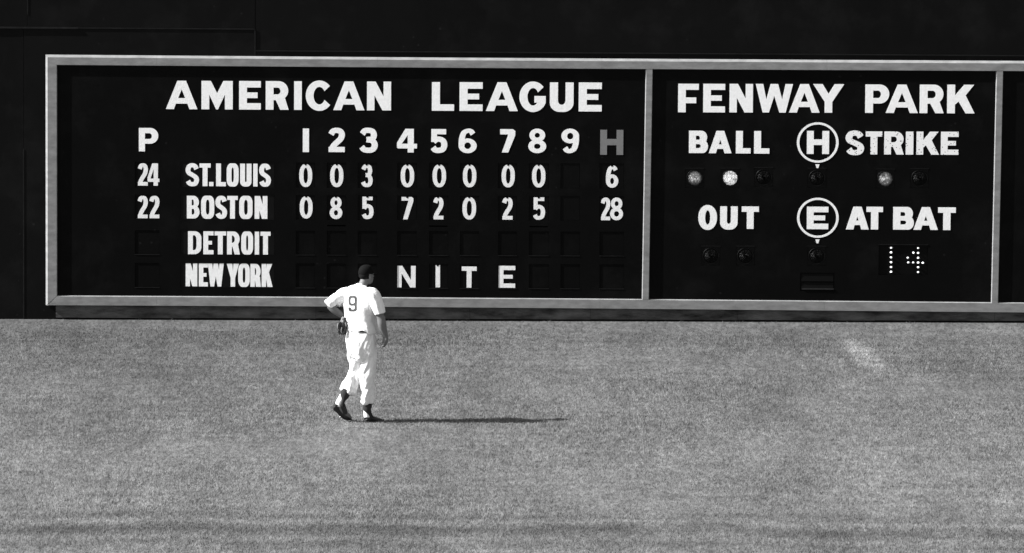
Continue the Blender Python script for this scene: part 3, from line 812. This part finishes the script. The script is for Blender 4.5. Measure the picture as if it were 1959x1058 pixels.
# signal lamps -----------------------------------------------------------
def lens_mesh(r, bulge, ribs, rings):
    V, Fc = [(0, -bulge, 0)], []
    rad = [r * (i + 1) / rings for i in range(rings)]
    for i, q in enumerate(rad):
        for k in range(ribs):
            a = 2 * math.pi * (k + (.5 if i % 2 else 0)) / ribs
            yy = -bulge * math.sqrt(max(0, 1 - (q / r) ** 2)) + (.004 if (i + k) % 2 else -.002)
            V.append((q * math.cos(a), yy, q * math.sin(a)))
    for k in range(ribs): Fc.append((0, 1 + (k + 1) % ribs, 1 + k))
    for i in range(rings - 1):
        b0, b1 = 1 + i * ribs, 1 + (i + 1) * ribs
        for k in range(ribs): Fc.append((b0 + k, b0 + (k + 1) % ribs, b1 + (k + 1) % ribs, b1 + k))
    return V, Fc
def torus(cx, cy, cz, R, r, n=40, m=8):
    V, Fc = [], []
    for i in range(n):
        a = 2 * math.pi * i / n
        for j in range(m):
            b_ = 2 * math.pi * j / m
            V.append((cx + (R + r * math.cos(b_)) * math.cos(a), cy + r * math.sin(b_), cz + (R + r * math.cos(b_)) * math.sin(a)))
    for i in range(n):
        for j in range(m):
            Fc.append((i * m + j, ((i + 1) % n) * m + j, ((i + 1) % n) * m + (j + 1) % m, i * m + (j + 1) % m))
    return V, Fc
LR = 13.8 / PXM
lensV, lensF = lens_mesh(LR, .022, 26, 8)
for (px, py, st) in LAMPS:
    c = at(px, py, .02)
    V, Fc = torus(c.x, .004, c.z, LR + .010, .005)
    rim = link_mesh('signal_lamp', V, Fc, M_RIM, panelM, smooth=True)
    hb = px_rect(px - 18, px + 18, py - 18.5, py + 18.5)
    ml = {'u': M_LENS, 'b': M_LIT_BRIGHT, 'd1': M_LIT_DIM, 'd2': M_LIT_DIM2}[st]
    rim.parent = board; rim.location = Vector(WL[rim.name]) - WL[board.name]
    rim['label'] = {'u': 'unlit signal lamp', 'b': 'brightly lit signal lamp', 'd1': 'dimly lit signal lamp', 'd2': 'dimly lit signal lamp'}[st]
    link_mesh('lens', [(x + c.x, y + .012, z + c.z) for x, y, z in lensV], lensF, ml, rim, origin=(c.x, .012, c.z))
    h = px_rect(px - 18, px + 18, py - 18.5, py + 18.5)
    v_, f_ = box_vf(h[0] - .004, h[1] + .004, -.004, -.0005, h[3] - .002, h[3] + .004)
    link_mesh('hood_strip', v_, f_, M_TRIM, rim)
    v_, f_ = box_vf(hb[0] + .002, hb[1] - .002, .012, .017, hb[2] + .002, hb[3] - .002); link_mesh('socket_plate', v_, f_, M_NAMEPLATE, rim)
# batter number display
dz = box('number_display', disp[0] + .003, disp[1] - .003, .018, .026, disp[2] + .003, disp[3] - .003, M_PLATE, board)
dz['label'] = 'bulb display reading 14'
v_, f_ = box_vf(disp[0] - .004, disp[1] + .004, -.006, -.0005, disp[3] - .001, disp[3] + .006); link_mesh('hood_strip', v_, f_, M_TRIM, dz)
bulbs = [(1704.7, y) for y in (474, 483, 492.6, 501.8, 511, 520)] + [(1756.5, y) for y in (474.6, 484, 493.2, 502.4, 511.3, 520.7)] + [(1747.4, 483.5), (1736.8, 493.2), (1737.7, 502.3), (1747.2, 502.3), (1765.5, 502.8)]
me_b = None
for (bx_, by_) in bulbs:
    p = at(bx_, by_, .010)
    if me_b is None:
        V, Fc = [], []
        n, m_ = 10, 6
        for i in range(m_ + 1):
            th = math.pi * i / m_
            for k in range(n):
                a = 2 * math.pi * k / n
                V.append((.0138 * math.sin(th) * math.cos(a) * (1.15), -.013 * math.cos(th), .0130 * math.sin(th) * math.sin(a)))
        for i in range(m_):
            for k in range(n): Fc.append((i * n + k, i * n + (k + 1) % n, (i + 1) * n + (k + 1) % n, (i + 1) * n + k))
        o = link_mesh('bulb', [(x + p.x, y + p.y, z + p.z) for x, y, z in V], Fc, M_BULB, dz, origin=p); me_b = o.data
    else:
        o = link_mesh('bulb', None, None, None, dz, origin=p, me=me_b)
# vent
vz = box('vent', vent[0] + .003, vent[1] - .003, .020, .028, vent[2] + .003, vent[3] - .003, M_PLATE, board)
for k, (a, c) in enumerate(((524, 538), (541, 553))):
    q = px_rect(1533, 1594, a, c)
    v_ = [(q[0], .014, q[3]), (q[1], .014, q[3]), (q[1], -.004, q[2]), (q[0], -.004, q[2]), (q[0], .019, q[3]), (q[1], .019, q[3]), (q[1], .001, q[2] - .002), (q[0], .001, q[2] - .002)]
    link_mesh('slat', v_, [(3, 2, 1, 0), (4, 5, 6, 7), (0, 1, 5, 4), (1, 2, 6, 5), (2, 3, 7, 6), (3, 0, 4, 7)], M_PLATE, vz)
q = px_rect(1534, 1595, 551.5, 554); v_, f_ = box_vf(q[0], q[1], -.010, -.0005, q[2], q[3]); link_mesh('ledge', v_, f_, mat('vent_ledge', .010, .6, .2, .5, 20), vz)

# ------------------------------------------------------------------ the outfielder
FOOT = ground_at(700, 806.5)
PY = FOOT.y
person = thing('person', 'player in white uniform numbered 9, gloved hand on hip, standing on the grass', 'person', (FOOT.x, PY, 0))
def pt(px, py, dy=0.0):
    return at(px, py, PY + dy)
PP = 1 / 155.0

def loft_geo(rings, n=22, V=None, Fc=None, pw=1.0):
    """rings: (centre, u vector, v vector)"""
    V = V if V is not None else []; Fc = Fc if Fc is not None else []
    base = len(V)
    for c, u, v in rings:
        for k in range(n):
            a = 2 * math.pi * k / n
            ca, sa = math.cos(a), math.sin(a)
            V.append(tuple(c + u * math.copysign(abs(ca) ** pw, ca) + v * math.copysign(abs(sa) ** pw, sa)))
    for i in range(len(rings) - 1):
        for k in range(n):
            a, b_ = base + i * n + k, base + i * n + (k + 1) % n
            Fc.append((a, b_, b_ + n, a + n))
    c0, c1 = len(V), len(V) + 1
    V.append(tuple(rings[0][0])); V.append(tuple(rings[-1][0]))
    for k in range(n):
        Fc.append((c0, base + (k + 1) % n, base + k))
        e = base + (len(rings) - 1) * n
        Fc.append((c1, e + k, e + (k + 1) % n))
    return V, Fc

def tube(pts, V, Fc, n=18, side=Vector((0, -1, 0)), sub=4):
    """pts: (Vector, half width in the view, half depth); smooth tapered limb"""
    P = [Vector((*p[0], p[1])) if False else p for p in pts]
    C = [p[0] for p in P]
    def cr(seq, i, t):
        g = lambda j: seq[max(0, min(len(seq) - 1, j))]
        a, b_, c, d = g(i - 1), g(i), g(i + 1), g(i + 2)
        return .5 * ((2 * b_) + (c - a) * t + (2 * a - 5 * b_ + 4 * c - d) * t * t + (3 * b_ - a - 3 * c + d) * t ** 3)
    S_, A, B = [], [], []
    for i in range(len(P) - 1):
        for k in range(sub):
            t = k / sub
            S_.append(cr(C, i, t)); A.append(cr([p[1] for p in P], i, t)); B.append(cr([p[2] for p in P], i, t))
    S_.append(C[-1]); A.append(P[-1][1]); B.append(P[-1][2])
    rings = []
    for i, s in enumerate(S_):
        d = (S_[min(i + 1, len(S_) - 1)] - S_[max(i - 1, 0)]).normalized()
        u = d.cross(side)
        if u.length < .2: u = d.cross(Vector((1, 0, 0)))
        u.normalize(); v = d.cross(u).normalized()
        rings.append((s, u * A[i], v * B[i]))
    return loft_geo(rings, n, V, Fc)

def ball(c, rx, ry, rz, V, Fc, n=18, m=12, rot=None):
    base = len(V)
    for i in range(m + 1):
        th = math.pi * i / m
        for k in range(n):
            a = 2 * math.pi * k / n
            p = Vector((rx * math.sin(th) * math.cos(a), ry * math.sin(th) * math.sin(a), rz * math.cos(th)))
            if rot: p = rot @ p
            V.append(tuple(c + p))
    for i in range(m):
        for k in range(n):
            Fc.append((base + i * n + k, base + (i + 1) * n + k, base + (i + 1) * n + (k + 1) % n, base + i * n + (k + 1) % n))
    return V, Fc

def fused(name, V, Fc, material, parent, voxel, smooth_it=4, wrinkle=None):
    """union of overlapping closed shells into one continuous skin"""
    me = bpy.data.meshes.new(name); me.from_pydata([tuple(v) for v in V], [], Fc); me.update()
    tmp = bpy.data.objects.new(name + '_tmp', me); COL.objects.link(tmp)
    r = tmp.modifiers.new('r', 'REMESH'); r.mode = 'VOXEL'; r.voxel_size = voxel
    s = tmp.modifiers.new('s', 'SMOOTH'); s.iterations = smooth_it; s.factor = .5
    dg = bpy.context.evaluated_depsgraph_get(); dg.update()
    me2 = bpy.data.meshes.new_from_object(tmp.evaluated_get(dg))
    COL.objects.unlink(tmp); bpy.data.objects.remove(tmp)
    n = len(me2.vertices)
    co = np.empty(n * 3); me2.vertices.foreach_get('co', co); co = co.reshape(-1, 3)
    if wrinkle:
        nr = np.empty(n * 3); me2.vertices.foreach_get('normal', nr); nr = nr.reshape(-1, 3)
        for i in range(n):
            d, mv = wrinkle(Vector(co[i]), Vector(nr[i]))
            co[i] += nr[i] * d
            if mv is not None: co[i] += np.array(mv)
    c = np.array(tuple(WL[parent.name]))
    co -= c
    me2.vertices.foreach_set('co', co.reshape(-1)); me2.update()
    me2.materials.clear(); me2.materials.append(material)
    me2.polygons.foreach_set('use_smooth', [True] * len(me2.polygons))
    me2.name = name
    o = bpy.data.objects.new(name, me2); COL.objects.link(o)
    o.parent = parent; o.location = (0, 0, 0); WL[o.name] = Vector(c)
    return o

yaw = math.radians(41)
Rv = Vector((math.cos(yaw), -math.sin(yaw), 0)); Fv = Vector((math.sin(yaw), math.cos(yaw), 0))
def body_ring(px, py, wr, wf, fo=0.0, dy=0.0, tilt=0.0):
    wr *= 1.055
    return (pt(px, py, dy) + Fv * fo, Rv * wr + Vector((0, 0, tilt * wr)), Fv * wf)
Z = Vector((0, 0, 1))

# --- body (one skin): head, neck, trunk, arms, hands, legs
V, Fc = [], []
hy = math.radians(52)                      # head turned further to the right, towards the board
Hf = Vector((math.sin(hy), math.cos(hy), 0)); Hr = Vector((math.cos(hy), -math.sin(hy), 0))
hc = pt(701, 524.5, .04)
HM = Matrix((Hr, Hf, Z)).transposed()
ball(hc + Z * .012, .076, .097, .105, V, Fc, rot=HM)                        # cranium
ball(hc + Hf * .028 - Z * .055, .058, .068, .075, V, Fc, rot=HM)            # jaw
ball(hc + Hf * .068 - Z * .098, .024, .022, .02, V, Fc, rot=HM)             # chin
tube([(hc + Hf * .085 + Z * .008, .010, .010), (hc + Hf * .107 - Z * .022, .012, .012), (hc + Hf * .095 - Z * .036, .015, .013)], V, Fc, n=10)   # nose
tube([(hc + Hf * .082 - Z * .060 - Hr * .024, .007, .007), (hc + Hf * .092 - Z * .060, .009, .009), (hc + Hf * .082 - Z * .060 + Hr * .024, .007, .007)], V, Fc, n=8)  # lips
tube([(hc + Hf * .082 + Z * .020 - Hr * .035, .008, .008), (hc + Hf * .092 + Z * .022, .008, .008), (hc + Hf * .082 + Z * .020 + Hr * .035, .008, .008)], V, Fc, n=8)  # brow
for sgn in (-1, 1):                                                         # ears
    ball(hc + Hr * sgn * .086 - Hf * .008 - Z * .018, .009, .020, .032, V, Fc, n=10, m=8, rot=HM)
tube([(pt(700, 531, .03), .054, .056), (pt(696, 540, .02), .052, .056), (pt(692, 550, .0), .062, .064), (pt(690, 560, 0), .10, .08)], V, Fc)    # neck
loft_geo([body_ring(690, 552, .09, .06), body_ring(689, 562, .17, .085), body_ring(689, 580, .17, .10), body_ring(690, 605, .155, .10),
          body_ring(691, 628, .145, .105), body_ring(690, 645, .15, .11), body_ring(690, 668, .15, .11), body_ring(690, 682, .10, .08)], 22, V, Fc)
# left arm: elbow out, wrist back on the hip
L_SH, L_EL, L_WR = pt(661, 562, .13), pt(630.5, 586, .06), pt(658.5, 606.5, .06)
tube([(L_SH, .062, .06), (pt(647, 573, .10), .055, .054), (L_EL, .046, .046)], V, Fc)
tube([(L_EL + Vector((-.004, 0, .012)), .040, .042), (pt(638, 591.5, .06), .046, .046), (pt(648, 599, .06), .040, .040), (L_WR, .030, .033), (pt(661, 612, .04), .032, .036)], V, Fc)
# left hand inside the glove
lh = pt(657, 616, .0)
tube([(L_WR, .028, .03), (lh, .04, .03), (pt(656, 625, -.01), .04, .026)], V, Fc)
for k in range(4):
    a = pt(652 + k * 2.6, 625, -.02 + .012 * k)
    tube([(a, .010, .010), (a - Z * .03, .009, .009), (a - Z * (.058 - .006 * abs(k - 1.5)), .008, .008)], V, Fc, n=8, sub=2)
tube([(pt(660, 616, -.03), .011, .011), (pt(662, 621, -.05), .010, .010), (pt(662.5, 625, -.055), .009, .009)], V, Fc, n=8, sub=2)
# right arm hanging
R_SH, R_EL, R_WR = pt(717, 562, -.13), pt(729.5, 612, -.17), pt(737.2, 643, -.13)
tube([(R_SH, .062, .062), (pt(723, 585, -.15), .055, .056), (pt(726.5, 603, -.165), .049, .05), (R_EL, .045, .047)], V, Fc)
tube([(pt(728.3, 606, -.165), .050, .050), (pt(730.6, 619, -.165), .053, .052), (pt(733.8, 632, -.145), .045, .043), (R_WR, .034, .035), (pt(737.6, 648, -.125), .033, .037)], V, Fc)
# right hand: palm, four curled fingers of unequal length, thumb from the side of the palm
pc = pt(737.8, 650, -.125)
tube([(pt(737.4, 645.5, -.125), .032, .036), (pc, .034, .046), (pt(737.2, 654.5, -.12), .030, .046)], V, Fc, n=16)
down = -Z
for k, ln in enumerate((.9, 1.0, .95, .78)):
    off = Vector((.012 - .007 * k, (.034 - .0225 * k), 0))
    a = pt(737.4, 654, -.12) + off
    b1 = a + down * .034 * ln + Vector((-.004, 0, 0))
    b2 = b1 + down * .022 * ln + Vector((-.014, 0, 0))
    b3 = b2 + down * .008 * ln + Vector((-.017, 0, 0))
    tube([(a + Z * .02, .0115, .0105), (a, .0115, .0105), (b1, .011, .010), (b2, .0102, .0098), (b3, .009, .0085)], V, Fc, n=10, sub=3)
ta = pt(736.5, 649.5, -.125) + Vector((-.004, .034, 0))
tube([(ta - Vector((0, .012, -.008)), .012, .012), (ta + Vector((-.008, .010, -.014)), .0115, .0115), (ta + Vector((-.020, .012, -.034)), .010, .010), (ta + Vector((-.029, .008, -.048)), .008, .008)], V, Fc, n=10, sub=3)
# legs inside the clothes
KL, AL = pt(682, 714, .10), pt(652, 768, .02)
KR, AR = pt(702, 722, .0), pt(702.5, 788, .01)
tube([(pt(677, 662, .05), .085, .085), (pt(680, 690, .08), .075, .075), (KL, .055, .055), (pt(672, 735, .06), .052, .055), (pt(661, 752, .04), .046, .048), (AL, .033, .036)], V, Fc)
tube([(pt(703, 662, -.04), .085, .085), (pt(704, 690, -.02), .078, .078), (KR, .055, .055), (pt(702, 745, 0), .055, .058), (pt(702.5, 768, .0), .044, .046), (AR, .033, .037)], V, Fc)
# feet (inside the shoes)
TL, TR = pt(671, 799.5, .12), pt(727, 802.5, .17)
tube([(AL, .032, .034), (pt(652, 781, .02), .036, .034), (pt(662, 792, .07), .034, .036), (TL, .020, .026)], V, Fc)
tube([(AR, .032, .036), (pt(704, 798, .02), .034, .036), (pt(716, 801, .1), .028, .036), (TR, .018, .028)], V, Fc)
body = fused('body', V, Fc, M_SKIN, person, .0046, 3)
for sgn in (-1, 1):
    V, Fc = ball(hc + Hf * .083 + Hr * sgn * .031 + Z * .004, .012, .011, .009, [], [], n=12, m=8, rot=HM)
    o = link_mesh('eye', V, Fc, M_SANI, person, smooth=True)
    V, Fc = ball(hc + Hf * .0935 + Hr * sgn * .031 + Z * .004, .005, .003, .005, [], [], n=10, m=6, rot=HM)
    link_mesh('pupil', V, Fc, M_HAIR, o)
# hair below the cap
V, Fc = [], []
ball(hc - Hf * .016 - Z * .006, .0785, .088, .072, V, Fc, rot=HM)
hair = fused('hair', V, Fc, M_HAIR, person, .006, 2)

# --- cap
V, Fc = [], []
N_ = 28
capc = hc + Z * .020 - Hf * .004
rings = []
for i in range(10):
    th = math.pi / 2 * i / 9
    rr_ = math.cos(th) ** .8 if i < 9 else .02
    rings.append((capc + Z * (.098 * math.sin(th)), Hr * .086 * rr_, Hf * .104 * rr_))
loft_geo([(capc - Z * .014, Hr * .085, Hf * .103)] + rings, N_, V, Fc)
cap = fused('cap', V, Fc, M_CAP, person, .006, 2)
V, Fc = [], []
# peak
top, bot = [], []
for i in range(13):
    a = math.pi * (i / 12) 
    x, y = math.cos(a) * .074, math.sin(a)
    for q, (ex, dz) in enumerate(((0.0, 0.0), (.075, -.012))):
        p = capc + Hr * x * (1 - .1 * q) + Hf * (.060 + .03 * y + ex * y) - Z * (.006 + abs(x) * .12 - dz)
        V.append(tuple(p)); V.append(tuple(p - Z * .005))
for i in range(12):
    b0 = i * 4
    Fc += [(b0, b0 + 2, b0 + 6, b0 + 4), (b0 + 1, b0 + 5, b0 + 7, b0 + 3), (b0 + 2, b0 + 3, b0 + 7, b0 + 6), (b0, b0 + 4, b0 + 5, b0 + 1)]
link_mesh('cap_peak', V, Fc, M_CAP, person)

# --- jersey
V, Fc = [], []
loft_geo([body_ring(690.5, 543.8, .060, .052, 0, .01), body_ring(689, 546.2, .088, .060), body_ring(686.0, 549.4, .140, .070), body_ring(686.5, 553.5, .172, .085, 0), body_ring(688.5, 560, .200, .105), body_ring(689.5, 570, .218, .125, -.005), body_ring(690, 583, .205, .130)], 30, V, Fc)
loft_geo([body_ring(689.5, 563, .188, .098), body_ring(689.5, 570, .200, .118, -.005), body_ring(689.5, 583, .213, .140, -.005), body_ring(690, 598, .200, .145), body_ring(691, 612, .188, .146), body_ring(693, 622, .188, .152), body_ring(693.5, 630, .190, .155), body_ring(693.3, 635.5, .184, .150)], 36, V, Fc, pw=.72)
sd = Vector((-.1, -1, 0))
tube([(pt(678, 560, .09), .06, .075), (pt(665, 560.5, .12), .072, .082), (pt(652, 567, .115), .078, .085), (pt(639.5, 575, .09), .074, .085), (pt(630.5, 580.5, .065), .062, .078), (pt(627, 583, .055), .055, .074)], V, Fc)
tube([(pt(662, 566, .11), .05, .06), (pt(650, 577, .10), .055, .07), (pt(644, 584, .09), .045, .06)], V, Fc)       # slack cloth under the arm
tube([(pt(703, 557, -.07), .06, .07), (pt(712, 562, -.12), .078, .084), (pt(717.5, 573, -.14), .082, .088), (pt(722, 585, -.155), .080, .088), (pt(726.0, 595, -.165), .074, .082), (pt(727.3, 600, -.165), .070, .080)], V, Fc)
def jw(p, n):
    q = p - WL[person.name]
    d = .012 * noise.noise(Vector((q.x * 9, q.y * 9, q.z * 4.5))) + .009 * noise.noise(Vector((q.x * 22 + q.z * 10, q.y * 20, q.z * 9)))
    # diagonal pull folds from the raised shoulder to the belt
    s = (q.x * .75 + q.z * .65) * 34 + 2.5 * noise.noise(Vector((q.x * 6, q.y * 6, q.z * 6)))
    low = max(0.0, min(1.0, (1.50 - q.z) / .3))
    d += .0065 * math.sin(s) * low
    mv = None
    if q.z < 1.22:      # the hem rides up over the middle of the back and shows the belt
        mv = (0, 0, .030 * math.exp(-((q.x + .045) / .065) ** 4) * min(1, (1.22 - q.z) / .07) - .004 * math.sin(q.x * 40))
    return d, mv
jersey = fused('jersey', V, Fc, M_JERSEY, person, .0062, 3, jw)
# collar
V, Fc = [], []
cc = pt(691.2, 544.6, .01)
rings = []
V, Fc = torus(0, 0, 0, 1, 1)
V2 = []
for i in range(40):
    a = 2 * math.pi * i / 40
    for j in range(8):
        b_ = 2 * math.pi * j / 8
        rr_ = 1 + .0
        p = cc + Rv * ((.058 + .005 * math.cos(b_)) * math.cos(a)) + Fv * ((.054 + .005 * math.cos(b_)) * math.sin(a)) + Z * (.009 * math.sin(b_) - .012 * math.sin(a))
        V2.append(tuple(p))
link_mesh('collar', V2, Fc, M_JERSEY, person, smooth=True)

# number 9 on the back, laid over the cloth
def surface_project(o, pts, direction, lift):
    dg = bpy.context.evaluated_depsgraph_get(); dg.update()
    inv = Vector(WL[person.name])
    out = []
    last = None
    for p in pts:
        src = p - direction * .6
        ok, loc, nrm, _ = o.ray_cast(src - inv, direction)
        if ok: last = (loc - (src - inv)).length
        hit = (loc + inv) if ok else src + direction * (last or .5)
        out.append(hit - direction * lift)
    return out
def number_nine():
    x0, y0, x1, y1 = 666.2, 565.6, 682.6, 596.2
    w, h = 16.4, 30.6
    t = 4.5
    # block 9 with rounded corners: outline of closed upper loop and open hook below
    G = [(rrect(0, 11.5, w, h, 5, 5, n=4), [rrect(t, 11.5 + t * .95, w - t, h - t, 2.4, 2.8, n=4)]),
         (rrect(0, 0, w, h, 5, 5, n=4), [rrect(t, t, w - t, h - t, 2.4, 2.8, n=4), rect(-1, 8.2, w - t - .3, 30), rect(-1, 12, w - t, 40)])]
    sub = []
    V_, F_ = shape_mesh(G, 0, 1)
    n = len(V_) // 2
    bm = bmesh.new()
    vs = [bm.verts.new((V_[i][0], V_[i][2], 0)) for i in range(n)]
    for f in F_:
        if all(i < n for i in f):
            try: bm.faces.new([vs[i] for i in f])
            except ValueError: pass
    for v in [v for v in bm.verts if not v.link_faces]: bm.verts.remove(v)
    bmesh.ops.subdivide_edges(bm, edges=bm.edges[:], cuts=3, use_grid_fill=True)
    bmesh.ops.triangulate(bm, faces=bm.faces[:])
    bm.verts.ensure_lookup_table()
    P = [pt(x0 + v.co.x, y1 - v.co.y, -.1) for v in bm.verts]
    front = surface_project(jersey, P, ray(674, 580).normalized(), .0042)
    faces = [tuple(v.index for v in f.verts) for f in bm.faces]
    bm.free()
    link_mesh('jersey_number', front, faces, M_NUM, person)
number_nine()

# --- trousers
V, Fc = [], []
loft_geo([body_ring(692, 629.5, .172, .135), body_ring(691, 634, .174, .138), body_ring(690, 642, .188, .152), body_ring(690.5, 652, .196, .162), body_ring(691, 663, .196, .162), body_ring(692, 674, .19, .15), body_ring(692.5, 684, .165, .125), body_ring(692, 690, .11, .08)], 28, V, Fc)
tube([(pt(678, 665, .05), .10, .11), (pt(680, 683, .07), .092, .105), (pt(682, 700, .09), .087, .10), (pt(681.5, 713, .10), .088, .10), (pt(677.5, 723, .085), .100, .105), (pt(672.5, 734, .06), .108, .11), (pt(667.5, 744, .045), .100, .10), (pt(664, 749.5, .04), .082, .085), (pt(662.8, 751.5, .04), .066, .07)], V, Fc)
tube([(pt(705, 665, -.03), .10, .11), (pt(706, 683, -.03), .103, .115), (pt(705.5, 700, -.01), .098, .11), (pt(703.5, 718, 0), .093, .105), (pt(702.5, 733, 0), .091, .10), (pt(702.5, 748, 0), .093, .10), (pt(703.5, 760, 0), .093, .10), (pt(703.8, 768, .0), .084, .09), (pt(703.8, 772.5, .0), .064, .068)], V, Fc)
def tw(p, n):
    q = p - WL[person.name]
    amp = .5 + .5 * max(0, min(1, (.95 - q.z) / .5))
    d = .015 * amp * noise.noise(Vector((q.x * 13, q.y * 12, q.z * 4.2))) + .010 * amp * noise.noise(Vector((q.x * 30 - q.z * 12, q.y * 26, q.z * 9 + 4)))
    s = (q.x * 1.0 - q.z * .28) * 52 + 3 * noise.noise(Vector((q.x * 5, q.y * 5, q.z * 4)))
    d += .0075 * amp * math.sin(s) + .007 * amp * math.sin(q.x * 44 + q.z * 6 + 1.5 * noise.noise(Vector((q.x * 3, q.y * 3, q.z * 5 + 9))))
    # blousing rolls above the knickers' elastic
    if q.z < .45: d += .0022 * math.sin(q.z * 85 + q.x * 20 + 2.2 * noise.noise(q * 8))
    return d, None
trousers = fused('trousers', V, Fc, M_TROUSER, person, .0062, 2, tw)

# belt: dark, showing where the blouse rides up
V, Fc = [], []
bc = body_ring(692, 631.8, .178, .143)
n = 48
for k in range(n):
    a = 2 * math.pi * k / n
    for (s, dz) in ((1.0, .013), (1.02, .013), (1.02, -.010), (1.0, -.010)):
        V.append(tuple(bc[0] + bc[1] * math.cos(a) * s + bc[2] * math.sin(a) * s + Z * dz))
for k in range(n):
    for j in range(4):
        Fc.append((k * 4 + j, ((k + 1) % n) * 4 + j, ((k + 1) % n) * 4 + (j + 1) % 4, k * 4 + (j + 1) % 4))
link_mesh('belt', V, Fc, M_BELT, person, smooth=False)

# --- socks: white under, dark stirrup over
def leg_sock(pts_white, pts_dark):
    V, Fc = tube(pts_white, [], [], n=20)
    link_mesh('sock', V, Fc, M_SANI, person, smooth=True)
    V, Fc = tube(pts_dark, [], [], n=20)
    link_mesh('stirrup', V, Fc, M_SOCK, person, smooth=True)
leg_sock([(pt(660.5, 752, .04), .052, .054), (pt(654.5, 762, .03), .046, .05), (pt(649.5, 769.5, .02), .043, .046), (pt(647.5, 777, .02), .042, .043)],
         [(pt(663.5, 746, .03), .064, .064), (pt(660.3, 754, .02), .060, .062), (pt(658.6, 759.5, .015), .050, .058), (pt(656.8, 766, .008), .028, .052), (pt(655.5, 771, .005), .024, .046), (pt(656, 777, .01), .024, .040)])
leg_sock([(pt(702.6, 772, .0), .050, .052), (pt(702.3, 782, .005), .046, .048), (pt(702, 790, .01), .044, .046), (pt(702.5, 798, .01), .043, .045)],
         [(pt(703, 768, -.005), .058, .060), (pt(702.8, 776, -.008), .056, .059), (pt(703, 782.5, -.008), .052, .058), (pt(706.0, 788.5, -.004), .030, .052), (pt(708.6, 793, .006), .024, .046), (pt(710.2, 797.5, .02), .024, .04)])

# --- shoes
def shoe(parts, sole, name='shoe'):
    V, Fc = [], []
    for p in parts: tube(p, V, Fc, n=20)
    o = fused(name, V, Fc, M_SHOE, person, .005, 2)
    V, Fc = tube(sole, [], [], n=16)
    link_mesh('sole', V, Fc, M_SHOE, o, smooth=True)
    return o
sL = shoe([[(pt(644.6, 772, .01), .030, .040), (pt(644.2, 777.5, .02), .040, .042), (pt(649.0, 784.5, .04), .046, .044), (pt(655.5, 790.8, .07), .045, .048), (pt(663.0, 796.8, .10), .034, .050), (pt(670.8, 801.4, .13), .016, .036)],
           [(pt(640.8, 776.5, .015), .014, .034), (pt(639.4, 781.5, .02), .020, .036), (pt(643.5, 786, .035), .018, .034)],
           [(pt(652, 772, .02), .046, .044), (pt(656, 781, .03), .044, .044), (pt(660, 790, .06), .036, .046)]],
          [(pt(640.5, 778.5, .02), .011, .036), (pt(645.5, 788, .045), .011, .034), (pt(653, 796.5, .08), .011, .046), (pt(661, 801.5, .11), .010, .046), (pt(672.5, 803, .14), .008, .028)])
sR = shoe([[(pt(700.5, 799, .005), .036, .040), (pt(703.5, 800.5, .02), .046, .045), (pt(711, 801.2, .07), .036, .047), (pt(719, 802.8, .12), .026, .050), (pt(727, 803.5, .17), .018, .044), (pt(732.5, 803.6, .20), .010, .026)],
           [(pt(705, 794, .01), .034, .042), (pt(709.5, 799, .04), .034, .044), (pt(716, 802, .09), .024, .042)]],
          [(pt(696.8, 805.6, .0), .008, .034), (pt(705, 805.4, .03), .009, .036), (pt(717, 803.8, .11), .008, .046), (pt(733, 802.6, .21), .006, .028)])
for q in ((650.8, 797.8, .07), (655.5, 800.6, .09)):
    c = pt(*q)
    V, Fc = ball(c, .008, .010, .010, [], [], n=8, m=6)
    link_mesh('cleat', V, Fc, M_CLEAT, sL, smooth=True)

# --- fielder's glove worn on the left hand
glove = thing('glove', '', '', (0, 0, 0)) if False else None
V, Fc = [], []
tube([(pt(660, 611, .02), .034, .04), (pt(658.5, 617, .0), .046, .046), (pt(656, 625, -.015), .056, .042), (pt(654.5, 632, -.02), .050, .034), (pt(654, 636, -.02), .036, .026)], V, Fc)
for k, (a, b_) in enumerate(((649.0, .86), (652.6, 1.0), (656.3, 1.04), (660.0, .95))):
    s0 = pt(a + .6, 625 + (k == 0) * 2, -.045 + .014 * k)
    tube([(s0, .017, .018), (s0 - Z * .045 * b_ + Vector((-.004, -.004, 0)), .0175, .019), (s0 - Z * .085 * b_ + Vector((.000, .010, 0)), .015, .016), (s0 - Z * .100 * b_ + Vector((.002, .018, 0)), .011, .012)], V, Fc, n=12)
tube([(pt(651, 616.5, -.03), .017, .018), (pt(647.6, 621, -.05), .019, .019), (pt(646.6, 627, -.055), .018, .018), (pt(648, 632, -.05), .014, .014)], V, Fc, n=12)
glove = fused('glove', V, Fc, M_GLOVE, person, .0048, 2)
V, Fc = [], []
tube([(pt(646.2, 622, -.068), .006, .006), (pt(645.9, 628, -.073), .007, .006), (pt(648.2, 633, -.066), .005, .005)], V, Fc, n=8)
link_mesh('seam_roll', V, Fc, M_GLOVE_L, glove, smooth=True)
V, Fc = tube([(pt(654.2, 626, -.075), .004, .004), (pt(653.0, 632, -.078), .006, .004), (pt(653.0, 637, -.066), .004, .004)], [], [], n=8)
link_mesh('seam_roll', V, Fc, M_GLOVE_L, glove, smooth=True)
V, Fc = tube([(pt(662, 608, -.03), .010, .006), (pt(659.5, 609.5, -.055), .012, .006), (pt(655.6, 609.5, -.045), .010, .006)], [], [], n=10)
link_mesh('wrist_strap', V, Fc, M_GLOVE, glove, smooth=True)
